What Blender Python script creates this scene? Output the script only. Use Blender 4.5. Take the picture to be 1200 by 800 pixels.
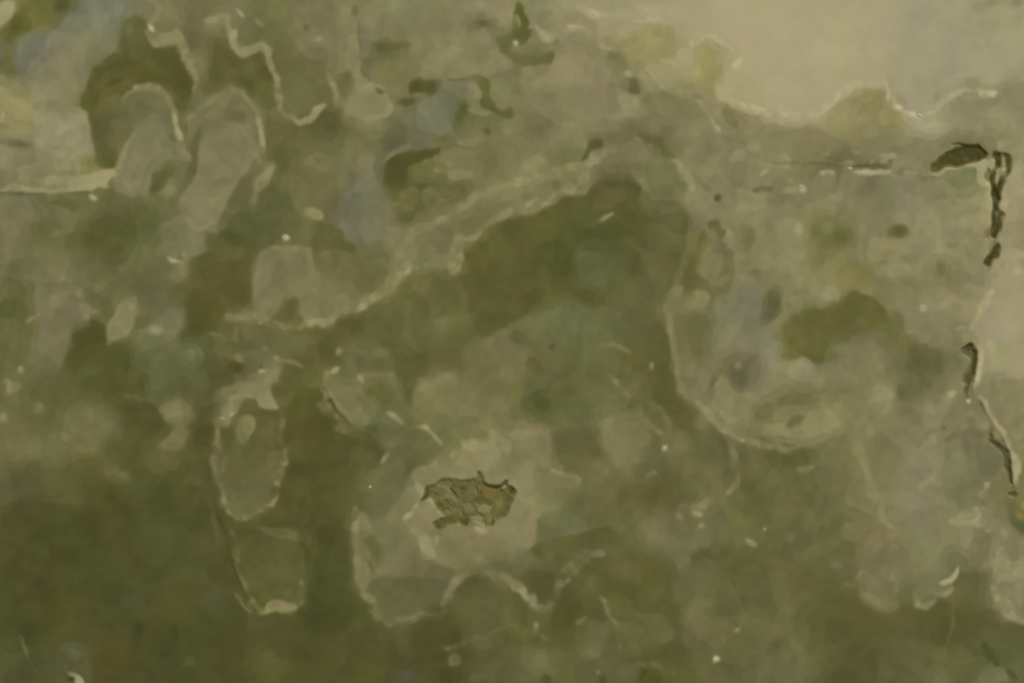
import bpy, math, random
import numpy as np

for o in list(bpy.data.objects): bpy.data.objects.remove(o, do_unlink=True)
scene = bpy.context.scene
U = 2e-4                                   # one pattern unit = 0.2 mm

# ---------------------------------------------------------------- camera
cam = bpy.data.cameras.new('camera'); cam_ob = bpy.data.objects.new('camera', cam)
scene.collection.objects.link(cam_ob); scene.camera = cam_ob
cam.sensor_width = 36; cam.lens = 90; cam.clip_start = .01; cam.clip_end = 20
cam_ob.location = (0, 0, 1200 * U * cam.lens / cam.sensor_width)     # looks straight down on the polished face

# ---------------------------------------------------------------- light: a soft room and one lamp, upper right
world = bpy.data.worlds.new('World'); scene.world = world; world.use_nodes = True
bg = world.node_tree.nodes['Background']; bg.inputs[0].default_value = (1, .98, .94, 1); bg.inputs[1].default_value = .32
def area(name, loc, size, watts, col):
    l = bpy.data.lights.new(name, 'AREA'); l.shape = 'DISK'; l.size = size; l.energy = watts; l.color = col
    o = bpy.data.objects.new(name, l); scene.collection.objects.link(o); o.location = loc
    d = -np.array(loc); from mathutils import Vector
    o.rotation_euler = Vector(d).to_track_quat('-Z', 'Y').to_euler()
area('lamp', (2.0, 2.7, 3.0), 2.4, 200, (1, .97, .92))
scene.view_settings.view_transform = 'Standard'; scene.view_settings.look = 'None'
scene.view_settings.exposure = 0; scene.view_settings.gamma = 1
scene.view_settings.use_curve_mapping = False
scene.render.engine = 'CYCLES'
scene.cycles.use_denoising = False
LIT = (.965, .945, .92); VEIL = (.001, .001, .0028)      # what the lamps give a white stone, and the sheen of the polish

BASE = """
0 0
112,110,58 95,95,60 108,113,98 118,115,82 108,102,68 115,112,80
105,108,92 122,122,92 98,95,52 92,88,45 110,105,70 98,92,52
135,128,82 125,120,85 98,95,50 104,103,70 108,102,66 112,106,74
125,120,88 138,132,98 102,96,58 118,115,84 112,106,74 120,115,82
1 0
108,106,66 112,106,76 118,112,80 122,120,88 120,118,82 132,124,94
102,96,60 108,102,68 118,112,78 118,114,72 126,120,84 116,110,74
104,98,62 104,98,60 128,122,86 114,108,76 108,110,80 120,118,76
98,92,54 104,98,62 116,110,74 104,98,70 112,110,68 114,112,70
2 0
120,122,84 140,130,98 148,140,106 150,144,106 164,154,118 168,158,122
112,106,72 130,122,86 124,118,82 142,136,88 148,140,94 164,154,112
122,116,80 134,126,90 132,126,90 124,118,82 132,124,88 150,142,104
122,118,82 118,116,78 118,108,76 116,110,78 124,116,82 128,120,86
3 0
168,158,120 168,158,122 162,154,122 152,148,120 150,148,118 140,140,104
164,154,116 166,156,122 158,148,116 152,148,120 152,150,122 150,148,116
164,154,118 152,146,104 140,130,86 146,140,112 142,136,104 130,124,92
126,120,84 126,118,78 128,120,82 124,120,88 116,106,70 128,120,84
0 1
118,112,80 116,110,74 108,102,66 112,108,74 108,104,74 116,110,78
112,106,72 102,98,58 92,90,50 94,98,58 118,114,82 92,94,58
110,106,70 114,110,76 98,98,62 104,100,66 104,98,62 92,86,46
106,104,62 118,114,82 102,98,62 112,108,78 98,92,54 100,94,56
1 1
94,96,62 108,102,66 112,110,82 98,96,56 106,100,58 122,116,78
104,98,64 108,102,64 114,114,92 118,114,80 110,104,70 106,100,62
124,118,80 118,112,76 104,98,60 112,108,68 104,100,56 94,88,46
114,108,70 112,106,68 104,98,60 100,96,54 108,102,64 96,90,48
2 1
118,114,76 112,106,68 106,96,58 112,108,70 132,124,86 134,126,92
96,88,48 92,92,54 96,94,50 104,98,58 116,110,74 126,118,82
92,84,44 86,90,50 94,96,58 102,96,58 104,98,58 124,118,82
98,92,52 98,106,66 96,98,58 104,98,60 116,110,72 124,122,98
3 1
122,116,82 128,122,88 120,114,84 126,122,94 124,122,84 138,130,98
128,124,88 112,108,62 124,120,84 130,126,92 132,128,94 132,124,88
126,120,84 124,118,76 122,116,74 128,122,84 122,116,80 140,132,100
120,116,74 106,102,56 110,104,62 126,120,86 130,124,92 158,148,116
0 2
104,100,58 110,106,74 88,90,46 98,102,66 90,94,60 104,98,62
106,102,64 100,96,56 92,86,46 96,92,54 104,98,62 106,100,64
108,102,64 106,100,66 98,92,54 90,84,44 102,96,58 98,94,56
96,92,58 96,92,52 90,84,46 84,86,44 88,84,44 102,96,56
1 2
108,102,66 92,86,46 104,100,62 104,98,60 104,98,58 112,106,68
100,94,54 94,90,48 112,106,70 104,102,62 116,110,74 116,110,72
100,94,52 88,82,42 90,84,46 98,100,66 106,104,66 114,108,70
98,92,54 84,84,44 90,86,48 104,104,66 122,114,78 120,112,76
2 2
104,98,60 102,104,64 98,100,60 98,92,52 116,110,72 120,114,84
108,106,62 96,102,60 106,104,66 100,94,52 112,106,70 126,118,88
114,108,74 104,98,62 120,114,76 106,100,64 104,98,62 116,110,72
124,118,82 108,102,66 104,98,60 102,96,58 108,102,66 106,102,60
3 2
108,102,59 110,104,71 118,112,80 110,104,74 118,112,78 145,137,104
125,120,84 120,114,73 120,116,82 112,106,76 118,112,80 133,125,90
102,98,55 110,106,69 120,114,76 122,116,84 120,116,82 120,114,78
104,98,59 112,106,67 123,118,78 122,118,94 110,112,78 114,106,67
0 3
84,82,44 80,80,40 84,80,42 80,80,40 80,78,48 92,88,50
84,78,46 72,74,40 72,78,42 78,80,46 78,76,44 84,82,44
74,74,38 82,80,38 82,78,42 76,74,40 74,76,42 74,72,42
82,84,50 86,86,54 86,78,40 78,76,40 72,76,42 78,74,40
1 3
92,86,50 78,78,42 110,104,70 118,112,78 122,114,78 122,116,80
90,88,50 76,80,44 104,100,66 116,112,80 110,102,70 96,92,54
86,84,48 72,74,36 88,88,52 98,98,62 88,84,48 94,94,56
88,84,44 80,76,40 80,78,42 80,76,44 78,78,42 96,94,58
2 3
116,111,76 99,101,64 99,99,58 113,105,72 105,105,70 103,101,64
95,91,56 95,89,52 93,87,48 93,89,48 101,101,70 99,95,56
95,91,52 89,85,48 93,91,52 93,91,50 111,103,68 103,97,60
101,99,62 97,95,58 97,93,58 87,87,47 101,95,60 103,99,62
3 3
104,98,61 104,100,60 117,108,71 115,113,81 119,113,81 132,125,94
100,94,56 102,96,60 115,108,73 111,111,77 106,100,65 131,125,94
100,94,58 94,88,50 94,88,50 94,88,50 88,83,44 96,94,61
108,102,67 92,86,48 94,88,52 100,94,61 98,96,58 92,94,61
"""
PAINT = """
T 0 0 4
p 150,146,102 4 0,0 90,0 70,90 10,130 0,130
@chalcedony_band;smooth blue-grey chalcedony in the corner above the leaf shapes
p 109,113,99 5 300,80 380,30 470,0 590,0 560,80 540,150 430,150 300,160 250,250 210,330 120,350 85,300 90,220 160,180 250,150
p 124,122,88 6 230,190 400,150 540,150 540,220 430,290 330,310 270,380 260,480 180,460 120,420 200,330
@yellow_jasper_band;olive yellow band curling round the blue-grey corner
p 106,102,50 4 100,0 340,0 290,80 250,140 170,150 80,190 60,300 80,400 65,440 30,390 10,330 10,180 40,120 90,80
d 94,88,42 60 90,140
d 84,82,44 40 310,30
p 138,132,98 5 180,450 260,490 350,530 410,530 440,610 440,720 380,760 200,720 160,680 120,600 140,500
p 146,138,84 5 0,400 70,440 150,500 150,600 100,630 50,590 20,480
l 180,172,130 4 12,530 5,580
l 104,98,70 14 0,665 70,675 140,685
@green_jasper_patch;dark olive green lobe arching over the left leaf shape
p 93,88,45 3 590,100 640,80 660,110 690,200 720,230 830,220 870,300 910,340 900,430 850,600 820,560 790,430 720,380 640,400 600,500 570,640 560,750 520,790 450,790 440,610 400,520 360,500 370,420 470,350 520,300 580,250 550,200 570,150
d 104,106,66 70 640,160
d 104,98,64 90 520,620
d 96,92,40 60 440,440
d 112,114,76 25 605,140
p 86,78,40 4 640,340 740,340 900,330 905,420 850,430 780,390
@agate_petal;grey-tan agate leaf under the dark olive lobe, left of the pair
p 119,116,85 4 600,640 640,590 700,560 760,560 810,650 830,700 830,880 700,900 560,850 570,740
d 98,102,72 70 690,500
d 112,118,90 40 620,660
l 132,127,92 5 630,405 720,400 780,440 810,520 830,600 850,660
l 160,152,115 5 820,600 845,655
l 138,130,90 6 700,0 740,30 740,70 700,110 715,150
l 190,184,142 5 695,120 718,152
l 130,124,84 9 690,150 710,200 780,210 790,180 840,170 865,210 855,260 880,300 920,330 910,430
l 124,118,78 6 740,70 800,60 830,85
p 98,92,52 4 980,150 1030,120 1060,160 1080,240 1120,270 1200,260 1200,440 1150,400 1060,380 1000,430 960,460 980,300
p 87,80,42 4 1050,370 1100,360 1200,370 1200,440 1140,410
l 136,130,90 8 960,100 1060,70 1080,150 1090,220 1140,260 1200,240
l 158,152,112 5 1110,45 1142,80
d 150,142,108 22 1092,160
l 126,120,84 10 890,560 950,500 1000,450 1080,420 1150,440 1200,520
p 108,103,68 4 960,590 1050,480 1150,500 1200,600 1200,660 1090,560 1000,600
@agate_petal;grey-tan agate leaf pointing down, right of the pair
p 122,117,84 4 950,660 1020,600 1090,560 1150,600 1200,700 1290,820 1230,900 1140,1000 1100,1080 1020,1090 930,1080 870,990 860,910 900,800
p 104,98,66 3 900,640 945,600 920,720 910,830 850,900 870,780
l 140,133,96 5 830,680 880,740
l 96,90,54 4 870,590 862,640
T 1 0 4
d 108,114,66 60 60,30
l 130,124,88 6 0,90 40,130
p 103,97,61 5 100,140 180,150 230,260 330,300 340,400 350,480 250,530 150,520 130,420 100,340 60,250 40,150
p 95,89,47 3 0,230 30,240 50,300 90,360 95,500 40,520 0,470
l 134,128,86 6 0,210 30,205 60,240 55,300 90,350 110,400 110,520
l 148,142,98 5 5,212 35,210 58,245
p 118,112,79 4 170,100 220,60 290,150 320,190 310,260 250,270 200,220
d 98,90,56 22 235,135
l 136,130,102 7 275,190 305,182
d 118,104,76 60 300,40
@pale_vein;pale tan vein running down between olive patches
p 130,124,88 4 390,0 420,60 440,120 455,80 475,90 480,170 485,330 540,380 560,420 620,440 635,540 560,560 430,560 430,480 390,480 380,460 440,450 440,350 420,280 440,180 400,80
p 99,93,52 3 375,350 440,340 440,450 400,450 380,400
l 100,96,56 5 480,100 492,330 540,385
p 96,88,52 2 540,415 580,400 625,432 570,450
l 150,142,100 3 560,395 620,432
l 138,132,92 7 340,350 360,400 380,450 375,470
l 148,142,100 8 210,580 260,555 285,515 320,500
l 142,136,94 6 0,560 20,620 40,690
p 95,87,47 5 130,700 200,650 300,590 420,570 430,640 330,690 230,740 200,800 100,800
p 126,116,84 5 480,40 560,30 620,100 560,140 500,110
p 100,90,50 3 455,30 490,35 470,75
d 110,118,86 100 740,60
p 128,122,86 6 720,140 900,130 1000,140 1060,150 1110,220 1180,270 1200,330 1080,350 950,370 800,370 720,300 600,240
p 122,119,70 5 560,300 700,290 800,380 720,400 640,430 560,360
p 100,96,51 4 540,190 640,200 730,210 700,250 620,280 560,250
d 98,104,64 35 545,290
p 136,128,98 4 900,0 1050,0 1060,40 960,60 900,50
p 134,126,92 4 1080,20 1180,0 1200,100 1140,140 1090,90
p 107,99,65 4 1000,90 1050,70 1110,100 1130,140 1060,150 1010,130
d 100,104,50 40 1190,170
p 106,101,58 5 1100,160 1200,150 1200,280 1140,240
p 114,106,82 6 700,500 800,480 850,600 790,700 720,680
p 113,119,94 5 870,410 960,400 960,480 910,520 920,600 860,620 760,600 780,480
p 122,116,84 4 880,420 1020,390 1030,460 960,480 900,460
@moss_inclusion;small dark olive leaf-shaped inclusion with a darker core
p 98,92,46 2 700,410 730,375 790,380 860,390 850,440 780,430 720,430
d 80,72,34 20 762,410
p 96,90,54 3 650,470 700,455 770,460 750,495 680,495
l 144,136,96 4 740,440 800,445
l 105,98,62 4 860,388 1000,376 1020,358 1090,380
p 97,93,53 2 1010,360 1080,360 1075,430 1120,490 1150,550 1070,520 1030,490 1050,440 1030,400
p 116,120,84 5 1090,365 1200,340 1200,430 1110,450
p 91,95,47 4 950,480 1000,500 1000,580 940,600 910,540
p 112,110,66 3 1000,515 1130,535 1160,620 1150,690 1080,640 1000,620 990,560
l 136,130,86 4 1000,517 1060,537 1110,530
d 84,82,42 20 1080,615
p 120,118,76 4 890,700 960,660 1080,650 1160,740 1170,800 880,800
p 126,120,84 4 1175,560 1200,560 1200,720 1180,700
p 118,114,76 5 220,760 300,730 350,700 470,700 600,740 600,800 230,800
l 132,126,84 7 215,770 270,745 320,725
d 116,112,92 50 560,780
p 112,108,64 5 450,600 570,590 600,680 520,700 440,680
@moss_inclusion;dark brown-olive arc under the pale sliver near the blue-grey spot
p 96,88,45 4 610,770 680,720 800,730 850,680 870,640 900,680 880,760 870,810 730,810 620,810
d 104,98,42 50 810,770
l 134,126,86 8 605,750 650,715 720,685
T 2 0 4
p 132,134,98 5 60,0 240,0 250,80 120,120 90,110
@moss_inclusion;dark green wedge pointing down at the top edge
p 93,97,45 3 20,0 55,40 85,130 75,190 30,210 0,200 0,60
l 208,200,162 5 10,195 20,208
p 140,126,92 5 200,80 330,70 410,110 400,150 250,150
p 148,136,104 5 260,0 400,0 410,30 460,60 520,80 520,170 430,170 400,100 330,60
l 162,152,120 7 320,25 410,70 470,75 520,60
l 146,140,108 7 95,110 130,140 160,180 230,190 260,130 330,120 390,150 420,190
l 166,158,122 6 265,130 345,132
d 140,140,106 50 470,40
d 106,94,64 16 207,185
@grey_chalcedony_patch;smooth khaki patch below the scalloped top seam
p 132,124,88 7 60,290 160,270 280,260 460,300 500,380 430,470 300,560 150,560 40,450
p 103,97,60 4 0,240 100,250 120,275 170,220 195,240 190,290 60,300 0,285
d 114,108,76 70 130,600
d 120,122,84 60 440,240
p 111,103,68 5 460,260 540,290 560,330 480,330
p 112,98,68 3 540,350 570,340 600,390 590,430 550,440 525,400
d 158,150,116 18 545,345
@tan_chalcedony_field;wide smooth pale tan field with a scalloped lower edge
p 166,156,120 6 560,30 700,0 1200,-40 1790,-20 1780,60 1785,360 1600,500 1520,480 1400,560 1340,480 1290,560 1200,540 1150,520 1020,480 960,400 1050,300 1000,200 960,170 860,170 780,190 760,110 640,80
d 150,148,120 240 2080,160
d 150,148,119 200 2120,330
p 142,134,80 4 540,180 620,170 640,110 740,120 760,160 740,240 700,290 640,270 590,240 560,220
d 132,122,66 45 680,255
l 166,160,114 3 625,250 660,205
l 170,164,128 7 640,92 690,92
p 152,146,104 4 720,260 830,240 850,300 740,310
p 142,132,96 5 640,320 850,300 900,420 950,440 850,450 760,420 700,380
p 142,134,80 4 850,200 900,185 960,190 975,300 960,380 950,440 900,400 870,330 850,270
d 136,126,72 45 920,340
l 164,156,118 8 700,290 780,310 840,230 850,190 900,175 960,180 990,210 1030,240
l 180,172,132 6 955,182 985,205
p 163,155,108 4 970,400 1050,310 1110,320 1200,420 1200,520 1100,500 1010,470
l 172,164,122 8 1035,315 1075,288
l 164,156,114 9 955,405 975,450 1040,490 1100,500 1170,515
l 182,172,132 8 1120,492 1170,515
p 115,111,71 4 600,440 720,430 820,450 880,490 760,500 680,470
d 124,126,90 40 650,400
l 152,142,106 7 630,330 660,370 700,410 760,430 850,450 890,500 920,560 970,600
l 170,160,122 6 920,560 970,605
p 117,105,71 5 740,520 800,510 840,540 760,570
p 134,126,92 5 800,560 900,520 960,600 860,620
p 127,119,77 5 990,490 1060,560 1040,620 960,530
p 142,136,92 5 1040,530 1200,540 1200,590 1080,600
p 117,108,74 6 450,650 600,640 820,690 780,720 600,700
p 111,110,62 6 180,760 260,700 340,700 320,770 220,800
p 97,85,51 2 320,760 350,700 390,660 430,660 440,690 410,710 390,700 350,750
d 152,144,110 16 430,662
p 101,93,53 2 590,640 650,650 700,690 750,740 700,740 660,690
d 92,96,56 45 715,720
l 138,132,92 6 50,770 130,735
l 142,136,100 6 480,545 540,540
d 142,134,100 30 1130,690
d 142,134,100 30 1060,740
d 114,104,70 45 1080,790
d 116,112,66 60 20,520
T 3 0 4
d 166,153,126 90 510,170
l 171,161,125 14 20,570 130,548 200,550 260,515 300,490 390,390 440,375
@yellow_jasper_mound;olive yellow mound rising into the pale tan field
p 140,130,80 5 290,560 340,500 400,420 480,410 550,420 560,480 600,520 640,600 600,680 450,690 350,650 290,610
d 148,140,88 60 330,570
d 124,112,68 50 430,640
l 184,174,138 5 555,380 567,440 560,465
l 182,174,138 9 592,500 630,500
l 188,180,144 10 660,530 708,550
l 164,158,126 7 640,560 690,585 790,525 840,465 890,430 930,425
p 132,128,94 6 850,500 900,450 1000,430 1060,460 1130,480 1200,520 1200,600 1050,600 900,580 840,560
l 182,176,144 10 840,465 900,425
l 168,162,128 8 1000,462 1065,440
p 136,137,97 5 920,20 1060,0 1150,0 1130,30 960,40
d 128,116,92 30 1160,15
l 160,152,116 6 1195,30 1190,240
p 140,136,96 5 1020,85 1100,100 1100,145 1060,130
l 166,158,122 6 1150,358 1200,352
p 124,116,78 6 0,620 200,600 290,640 420,690 380,720 200,700 0,690
d 122,122,86 70 500,720
d 122,122,90 70 680,690
p 112,103,66 5 190,750 240,740 350,700 400,720 440,760 560,770 560,800 180,800
T 900 160 6.667
l 152,146,108 4 400,135 470,135
l 150,144,106 4 650,120 720,145
l 150,142,104 5 220,195 310,190
d 154,148,110 22 140,220
l 110,100,62 5 190,205 330,225
l 100,90,52 5 450,240 560,238
l 102,94,56 6 670,245 800,245 920,235
l 112,102,70 6 320,300 420,240 560,190
d 182,174,136 26 640,250
l 156,148,112 7 420,295 500,290 510,310
l 176,168,128 6 680,290 760,288 830,285
l 156,150,112 5 830,280 890,265
l 108,98,66 7 560,270 540,350 510,440
d 120,112,78 30 330,290
l 160,154,118 6 890,190 970,150 1010,155
l 106,96,62 6 950,180 960,210
d 104,94,60 35 1030,290
l 146,140,100 6 930,265 990,310 1060,320
d 156,150,112 18 815,222
d 152,144,110 25 160,340
d 180,172,134 28 260,390
p 142,138,94 3 90,430 120,390 210,380 200,440
d 108,100,64 30 30,410
T 0 1 4
p 132,126,88 4 0,-20 560,-20 510,50 440,80 350,100 160,105 100,90 0,100
d 110,104,48 50 430,0
d 96,90,44 40 520,-15
d 118,112,80 40 40,45
l 152,146,102 7 0,95 60,75 110,85 150,100 300,100 400,80 480,40 560,-20
l 90,85,55 5 0,110 140,112 230,112 350,107
p 104,104,68 5 190,165 400,165 420,220 300,260 180,230
p 90,92,52 4 150,145 240,122 330,140 370,160 350,190 300,160 200,165
p 101,97,53 5 150,240 300,240 240,300 140,290
p 118,112,80 5 0,190 80,250 100,350 50,420 0,430
l 126,120,84 6 240,302 340,270
p 106,96,56 4 440,110 500,85 560,120 520,160 470,160
l 172,165,122 6 405,80 445,76
l 188,181,142 6 415,122 450,126
l 150,144,102 5 480,76 510,76
p 94,88,54 3 360,105 405,112 400,135
p 116,110,78 5 560,20 720,10 690,120 580,120
p 103,97,61 4 730,20 790,30 760,120 700,130
p 122,116,82 3 800,20 840,40 820,130 780,110
p 105,99,69 3 830,130 890,30 925,0 880,110
p 112,106,74 5 1140,20 1200,0 1200,150 1050,190
l 128,120,84 6 1195,50 1172,155
@dark_green_patch;dark green mossy patch below the left leaf shape
p 90,85,47 6 400,260 540,210 560,300 600,400 500,450 400,380
p 97,101,59 6 640,150 780,150 780,240 700,270 600,280 560,240 640,220
p 82,84,40 4 540,290 700,270 710,320 650,330 610,360 580,340 560,320
p 104,106,60 4 620,360 680,340 700,380 640,410
p 114,114,80 5 720,290 760,260 790,230 860,280 930,320 960,390 880,420 780,410 700,410 690,360
l 124,116,82 8 760,250 870,210
l 200,192,154 5 785,410 855,435
d 86,80,52 14 852,402
d 164,156,122 10 866,395
@dark_green_patch;deep green smudge under the tip of the right leaf shape
p 88,92,56 6 1040,200 1120,150 1200,140 1310,80 1330,140 1350,190 1280,220 1200,340 1120,345 1060,360 1040,290
d 76,80,38 50 1080,310
p 92,84,46 5 950,320 1040,300 1040,350 980,370
p 93,87,47 6 880,420 1000,370 1130,380 1200,330 1200,560 1130,640 1040,640 1000,760 860,760 860,640 800,580 880,520
p 104,98,54 4 1060,390 1140,380 1130,410 1020,430
d 96,97,44 40 1000,650
p 110,104,68 5 660,440 860,430 890,480 880,530 760,540 650,500
d 120,114,76 40 840,480
p 98,100,64 6 330,360 400,420 500,470 640,480 640,580 560,580 480,540 380,560 330,500
l 116,114,80 6 485,450 480,510
p 118,113,82 7 140,560 320,440 340,560 380,620 390,690 330,790 180,800 200,700
p 102,98,56 6 0,480 130,520 120,600 80,640 130,680 130,720 0,790
d 88,98,46 50 15,640
l 124,118,80 7 0,460 100,490 220,520
l 160,153,106 4 122,712 188,672
l 124,120,86 9 380,590 390,640 420,660 460,660
d 116,116,80 30 460,550
p 84,82,44 4 340,800 400,730 420,700 490,740 490,800
@pale_chalcedony_finger;pale grey finger slanting up from the dark green hollow
p 124,119,86 4 510,810 520,720 560,640 600,590 650,620 640,680 610,740 600,810
p 98,94,58 5 620,800 630,700 700,650 720,720 660,800
p 116,111,80 5 660,810 700,740 740,700 790,640 850,660 860,760 800,800
d 142,136,106 30 732,740
p 102,98,60 5 490,580 560,580 540,640 510,700 470,660
p 118,112,76 5 1050,650 1200,660 1200,740 1130,720 1060,710
l 130,124,86 6 1120,690 1200,685
d 86,87,42 60 920,780
l 112,106,64 5 980,765 1040,770 1060,800
l 118,112,72 6 1105,740 1105,800
T 1 1 4
l 132,124,86 8 70,0 50,50 10,105
p 108,101,66 6 140,0 400,0 380,180 330,170 260,150 160,180 130,110
p 126,119,80 3 215,190 250,155 290,180 320,230 290,240 230,220
@blue_grey_chalcedony_spot;rounded blue-grey chalcedony spot among olive moss
p 113,113,92 4 400,130 440,90 540,0 600,-20 610,20 590,60 560,120 620,150 680,140 640,220 620,290 560,330 420,310 390,250
d 106,104,90 55 475,190
d 114,120,92 50 440,290
l 134,128,98 7 430,108 485,95
d 150,142,110 8 580,150
@moss_inclusion;dark olive moss beside the blue-grey spot, under the leaf
p 92,87,44 4 600,60 640,30 680,0 740,0 760,40 840,70 870,90 770,170 760,200 700,130 640,140 580,110
p 112,106,54 4 740,0 900,0 870,40 830,60 770,40
p 118,110,68 3 690,90 740,90 760,180 700,190 650,170 690,130
p 96,90,54 3 650,190 760,190 740,240 640,250
p 118,112,74 3 780,90 860,100 880,140 810,200 780,160
l 84,76,42 4 870,130 905,125
p 107,101,60 5 890,110 1000,60 1100,40 1200,20 1200,60 1080,80 1000,110 950,180 880,190
p 119,113,77 4 620,290 700,320 800,300 900,290 930,380 970,420 960,490 900,480 860,450 780,440 720,470 700,490 660,560 600,600 610,520 600,440 620,360
p 112,104,70 4 720,320 880,300 920,360 800,370 720,360
p 112,105,70 4 900,240 1000,200 1080,170 1200,110 1200,160 1100,200 1000,260 930,290
@pale_branch_vein;pale branching vein climbing from the blue-grey spot, upper fork
p 131,123,85 3 700,300 750,260 840,230 900,200 960,190 1010,110 1080,80 1130,60 1200,60 1290,60 1340,100 1260,110 1200,95 1100,105 1040,150 970,210 900,230 860,260 760,300
@pale_branch_vein;pale branching vein with knobbly edge bounding the dark hollow, lower fork
p 126,120,80 3 1200,170 1130,200 1080,250 1020,300 960,290 920,330 910,400 880,460 900,485 955,490 970,420 950,360 980,340 1000,350 1030,330 1060,280 1120,250 1200,215
d 132,126,88 40 930,465
d 112,118,82 40 800,440
d 134,128,88 30 960,320
p 103,97,57 4 460,330 560,340 610,300 610,400 600,500 560,540 480,520 440,440 420,360
d 90,91,44 40 440,370
d 108,104,58 60 540,460
p 100,94,54 5 260,250 390,250 430,340 440,430 400,470 290,480 260,420
@tan_agate_lobe;tan lobe with a pale scalloped rim left of centre
p 119,113,77 4 30,350 260,340 270,420 290,480 420,500 500,560 460,650 370,700 310,700 230,710 210,620 190,550 120,580 100,660 80,690 0,690 -60,720 -20,640 0,540 20,440
d 124,120,74 60 100,530
p 98,92,52 4 110,610 140,575 190,575 200,680 220,720 100,720
l 192,185,152 7 128,310 152,313
d 196,190,156 10 142,310
l 134,127,86 8 0,690 80,670 100,640
p 100,95,52 5 0,720 100,710 240,735 370,720 500,665 640,595 700,505 760,460 860,475 960,505 960,700 900,800 0,800
l 133,127,85 9 225,712 310,692 430,680 500,640 560,600 650,560 670,490 720,465
d 152,145,102 20 495,640
d 91,83,41 60 440,740
d 92,86,44 50 330,790
d 88,98,56 45 690,710
d 112,106,68 45 870,720
d 110,104,58 60 780,520
@dark_hollow_jasper;broad dark olive brown body under the branching vein
p 93,87,45 4 970,380 1060,330 1130,260 1200,220 1330,190 1400,120 1550,110 1600,60 1720,40 1800,60 1840,140 1960,150 2030,220 2030,330 2000,430 1960,520 1940,560 1900,600 1740,640 1680,640 1540,700 1400,660 1300,700 1200,720 1150,780 1060,800 960,740 960,500
d 103,99,46 70 1110,290
d 86,90,48 50 1000,750
d 106,100,60 60 1180,790
T 2 1 4
p 120,114,78 5 0,0 400,0 400,50 340,100 200,110 130,180 60,200 0,170
d 106,98,62 28 305,60
d 110,102,66 20 210,70
d 108,104,72 50 70,140
l 134,128,88 6 40,198 130,180 190,120 220,95
l 128,122,82 5 220,95 340,105 400,40
l 128,122,80 6 0,60 120,40 240,25
p 104,93,55 5 430,60 540,60 540,150 450,180 360,180 380,110
p 90,80,40 5 90,380 160,370 180,440 80,440
p 90,80,40 6 50,570 150,560 150,620 40,610
d 88,82,42 50 10,280
p 92,98,54 6 300,200 400,170 430,250 350,300 280,260
p 82,86,42 7 170,350 300,340 290,440 200,470 120,450
p 97,99,61 8 300,340 440,340 500,420 500,540 400,560 330,540 300,440
@green_moss_spot;bright moss green spot in the dark hollow
p 86,90,40 5 380,270 470,240 490,320 440,350 380,330
l 112,110,66 12 340,260 440,215
l 156,150,96 4 395,238 468,206
l 112,104,66 6 545,330 600,370 640,400
d 116,108,72 28 640,400
d 104,98,54 60 700,330
l 88,80,42 7 570,465 620,500
p 100,106,68 7 100,700 220,650 340,690 470,680 500,640 540,640 530,720 500,800 460,880 200,860 100,800
p 88,90,50 7 330,560 480,560 470,660 340,660
l 118,114,74 5 490,650 540,640
p 112,104,68 5 -80,760 0,730 70,730 110,780 100,810 0,820
p 100,92,52 6 560,700 680,690 700,780 560,800
d 108,102,66 50 600,560
p 116,112,72 6 560,0 820,0 830,100 780,140 650,140 600,60
d 124,122,88 40 600,40
d 112,108,60 50 760,80
@tan_banded_patch;tan banded agate strip with dark slots right of the dark hollow
p 132,124,88 6 820,0 1200,0 1200,560 1080,560 1030,560 1050,400 980,290 900,260 820,200 770,170
l 112,104,72 7 845,30 890,70 935,92
d 104,96,62 16 965,130
p 108,100,66 3 920,230 980,260 1005,310 970,300 930,270
p 118,108,76 5 1020,20 1080,0 1100,60 1050,90 1010,60
l 102,98,62 8 1130,95 1195,90
p 115,105,70 3 1070,270 1110,250 1140,280 1135,360 1110,410 1080,380
p 107,97,62 4 1110,460 1155,460 1150,500 1110,490
p 102,96,54 4 850,290 900,280 920,330 870,400 880,500 920,560 860,600 800,560 770,510 800,440 840,380
p 116,108,72 4 880,400 940,330 980,310 1020,350 1050,420 1020,520 960,560 910,500 870,460
d 124,118,78 40 900,440
l 119,113,73 7 830,240 830,330 800,420 770,500 760,560 720,600
l 137,129,91 6 980,300 1020,340 1050,410 1060,440
p 108,102,64 4 760,700 860,650 930,640 950,690 1000,700 960,740 930,810 760,810
l 102,98,54 7 870,692 990,695
p 124,118,78 4 700,640 760,580 795,540 810,590 860,620 880,570 910,560 915,600 880,640 830,640 820,690 760,670 740,700 745,740 730,690
l 140,134,92 5 795,545 805,595
d 134,128,86 24 895,580
l 137,131,89 7 730,680 740,740 750,800
p 124,122,88 5 940,600 1010,560 1080,600 1040,690 950,690
@blue_grey_chalcedony_spot;angular blue-grey streak at the edge of the banded oval
p 122,124,104 5 1080,580 1150,570 1200,560 1190,640 1140,710 1180,760 1250,800 1230,860 1150,820 1100,760 1050,680
d 132,132,108 24 1095,595
p 124,118,80 5 1000,720 1060,700 1120,760 1100,800 960,800
T 3 1 4
d 110,104,72 40 20,620
d 96,92,58 36 35,590
p 112,114,78 6 520,50 600,50 600,150 530,150
p 110,112,72 5 720,50 830,20 970,0 980,50 920,110 830,130 740,120
p 126,118,93 6 620,140 680,100 760,130 720,180 640,170
p 130,128,92 6 740,130 860,130 880,200 760,220
p 140,134,96 3 130,230 170,240 180,310 150,325 130,290
@moss_inclusion;dark olive two-lobed spot in the pale field on the right
p 99,95,50 4 200,270 250,240 270,290 340,270 390,310 370,350 320,370 270,400 240,350
d 116,122,84 34 285,265
@moss_inclusion;soft dark oval spot beside the two-lobed olive spot
p 105,101,65 5 540,280 600,260 650,270 680,310 620,340 550,320
d 94,90,54 36 612,290
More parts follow.
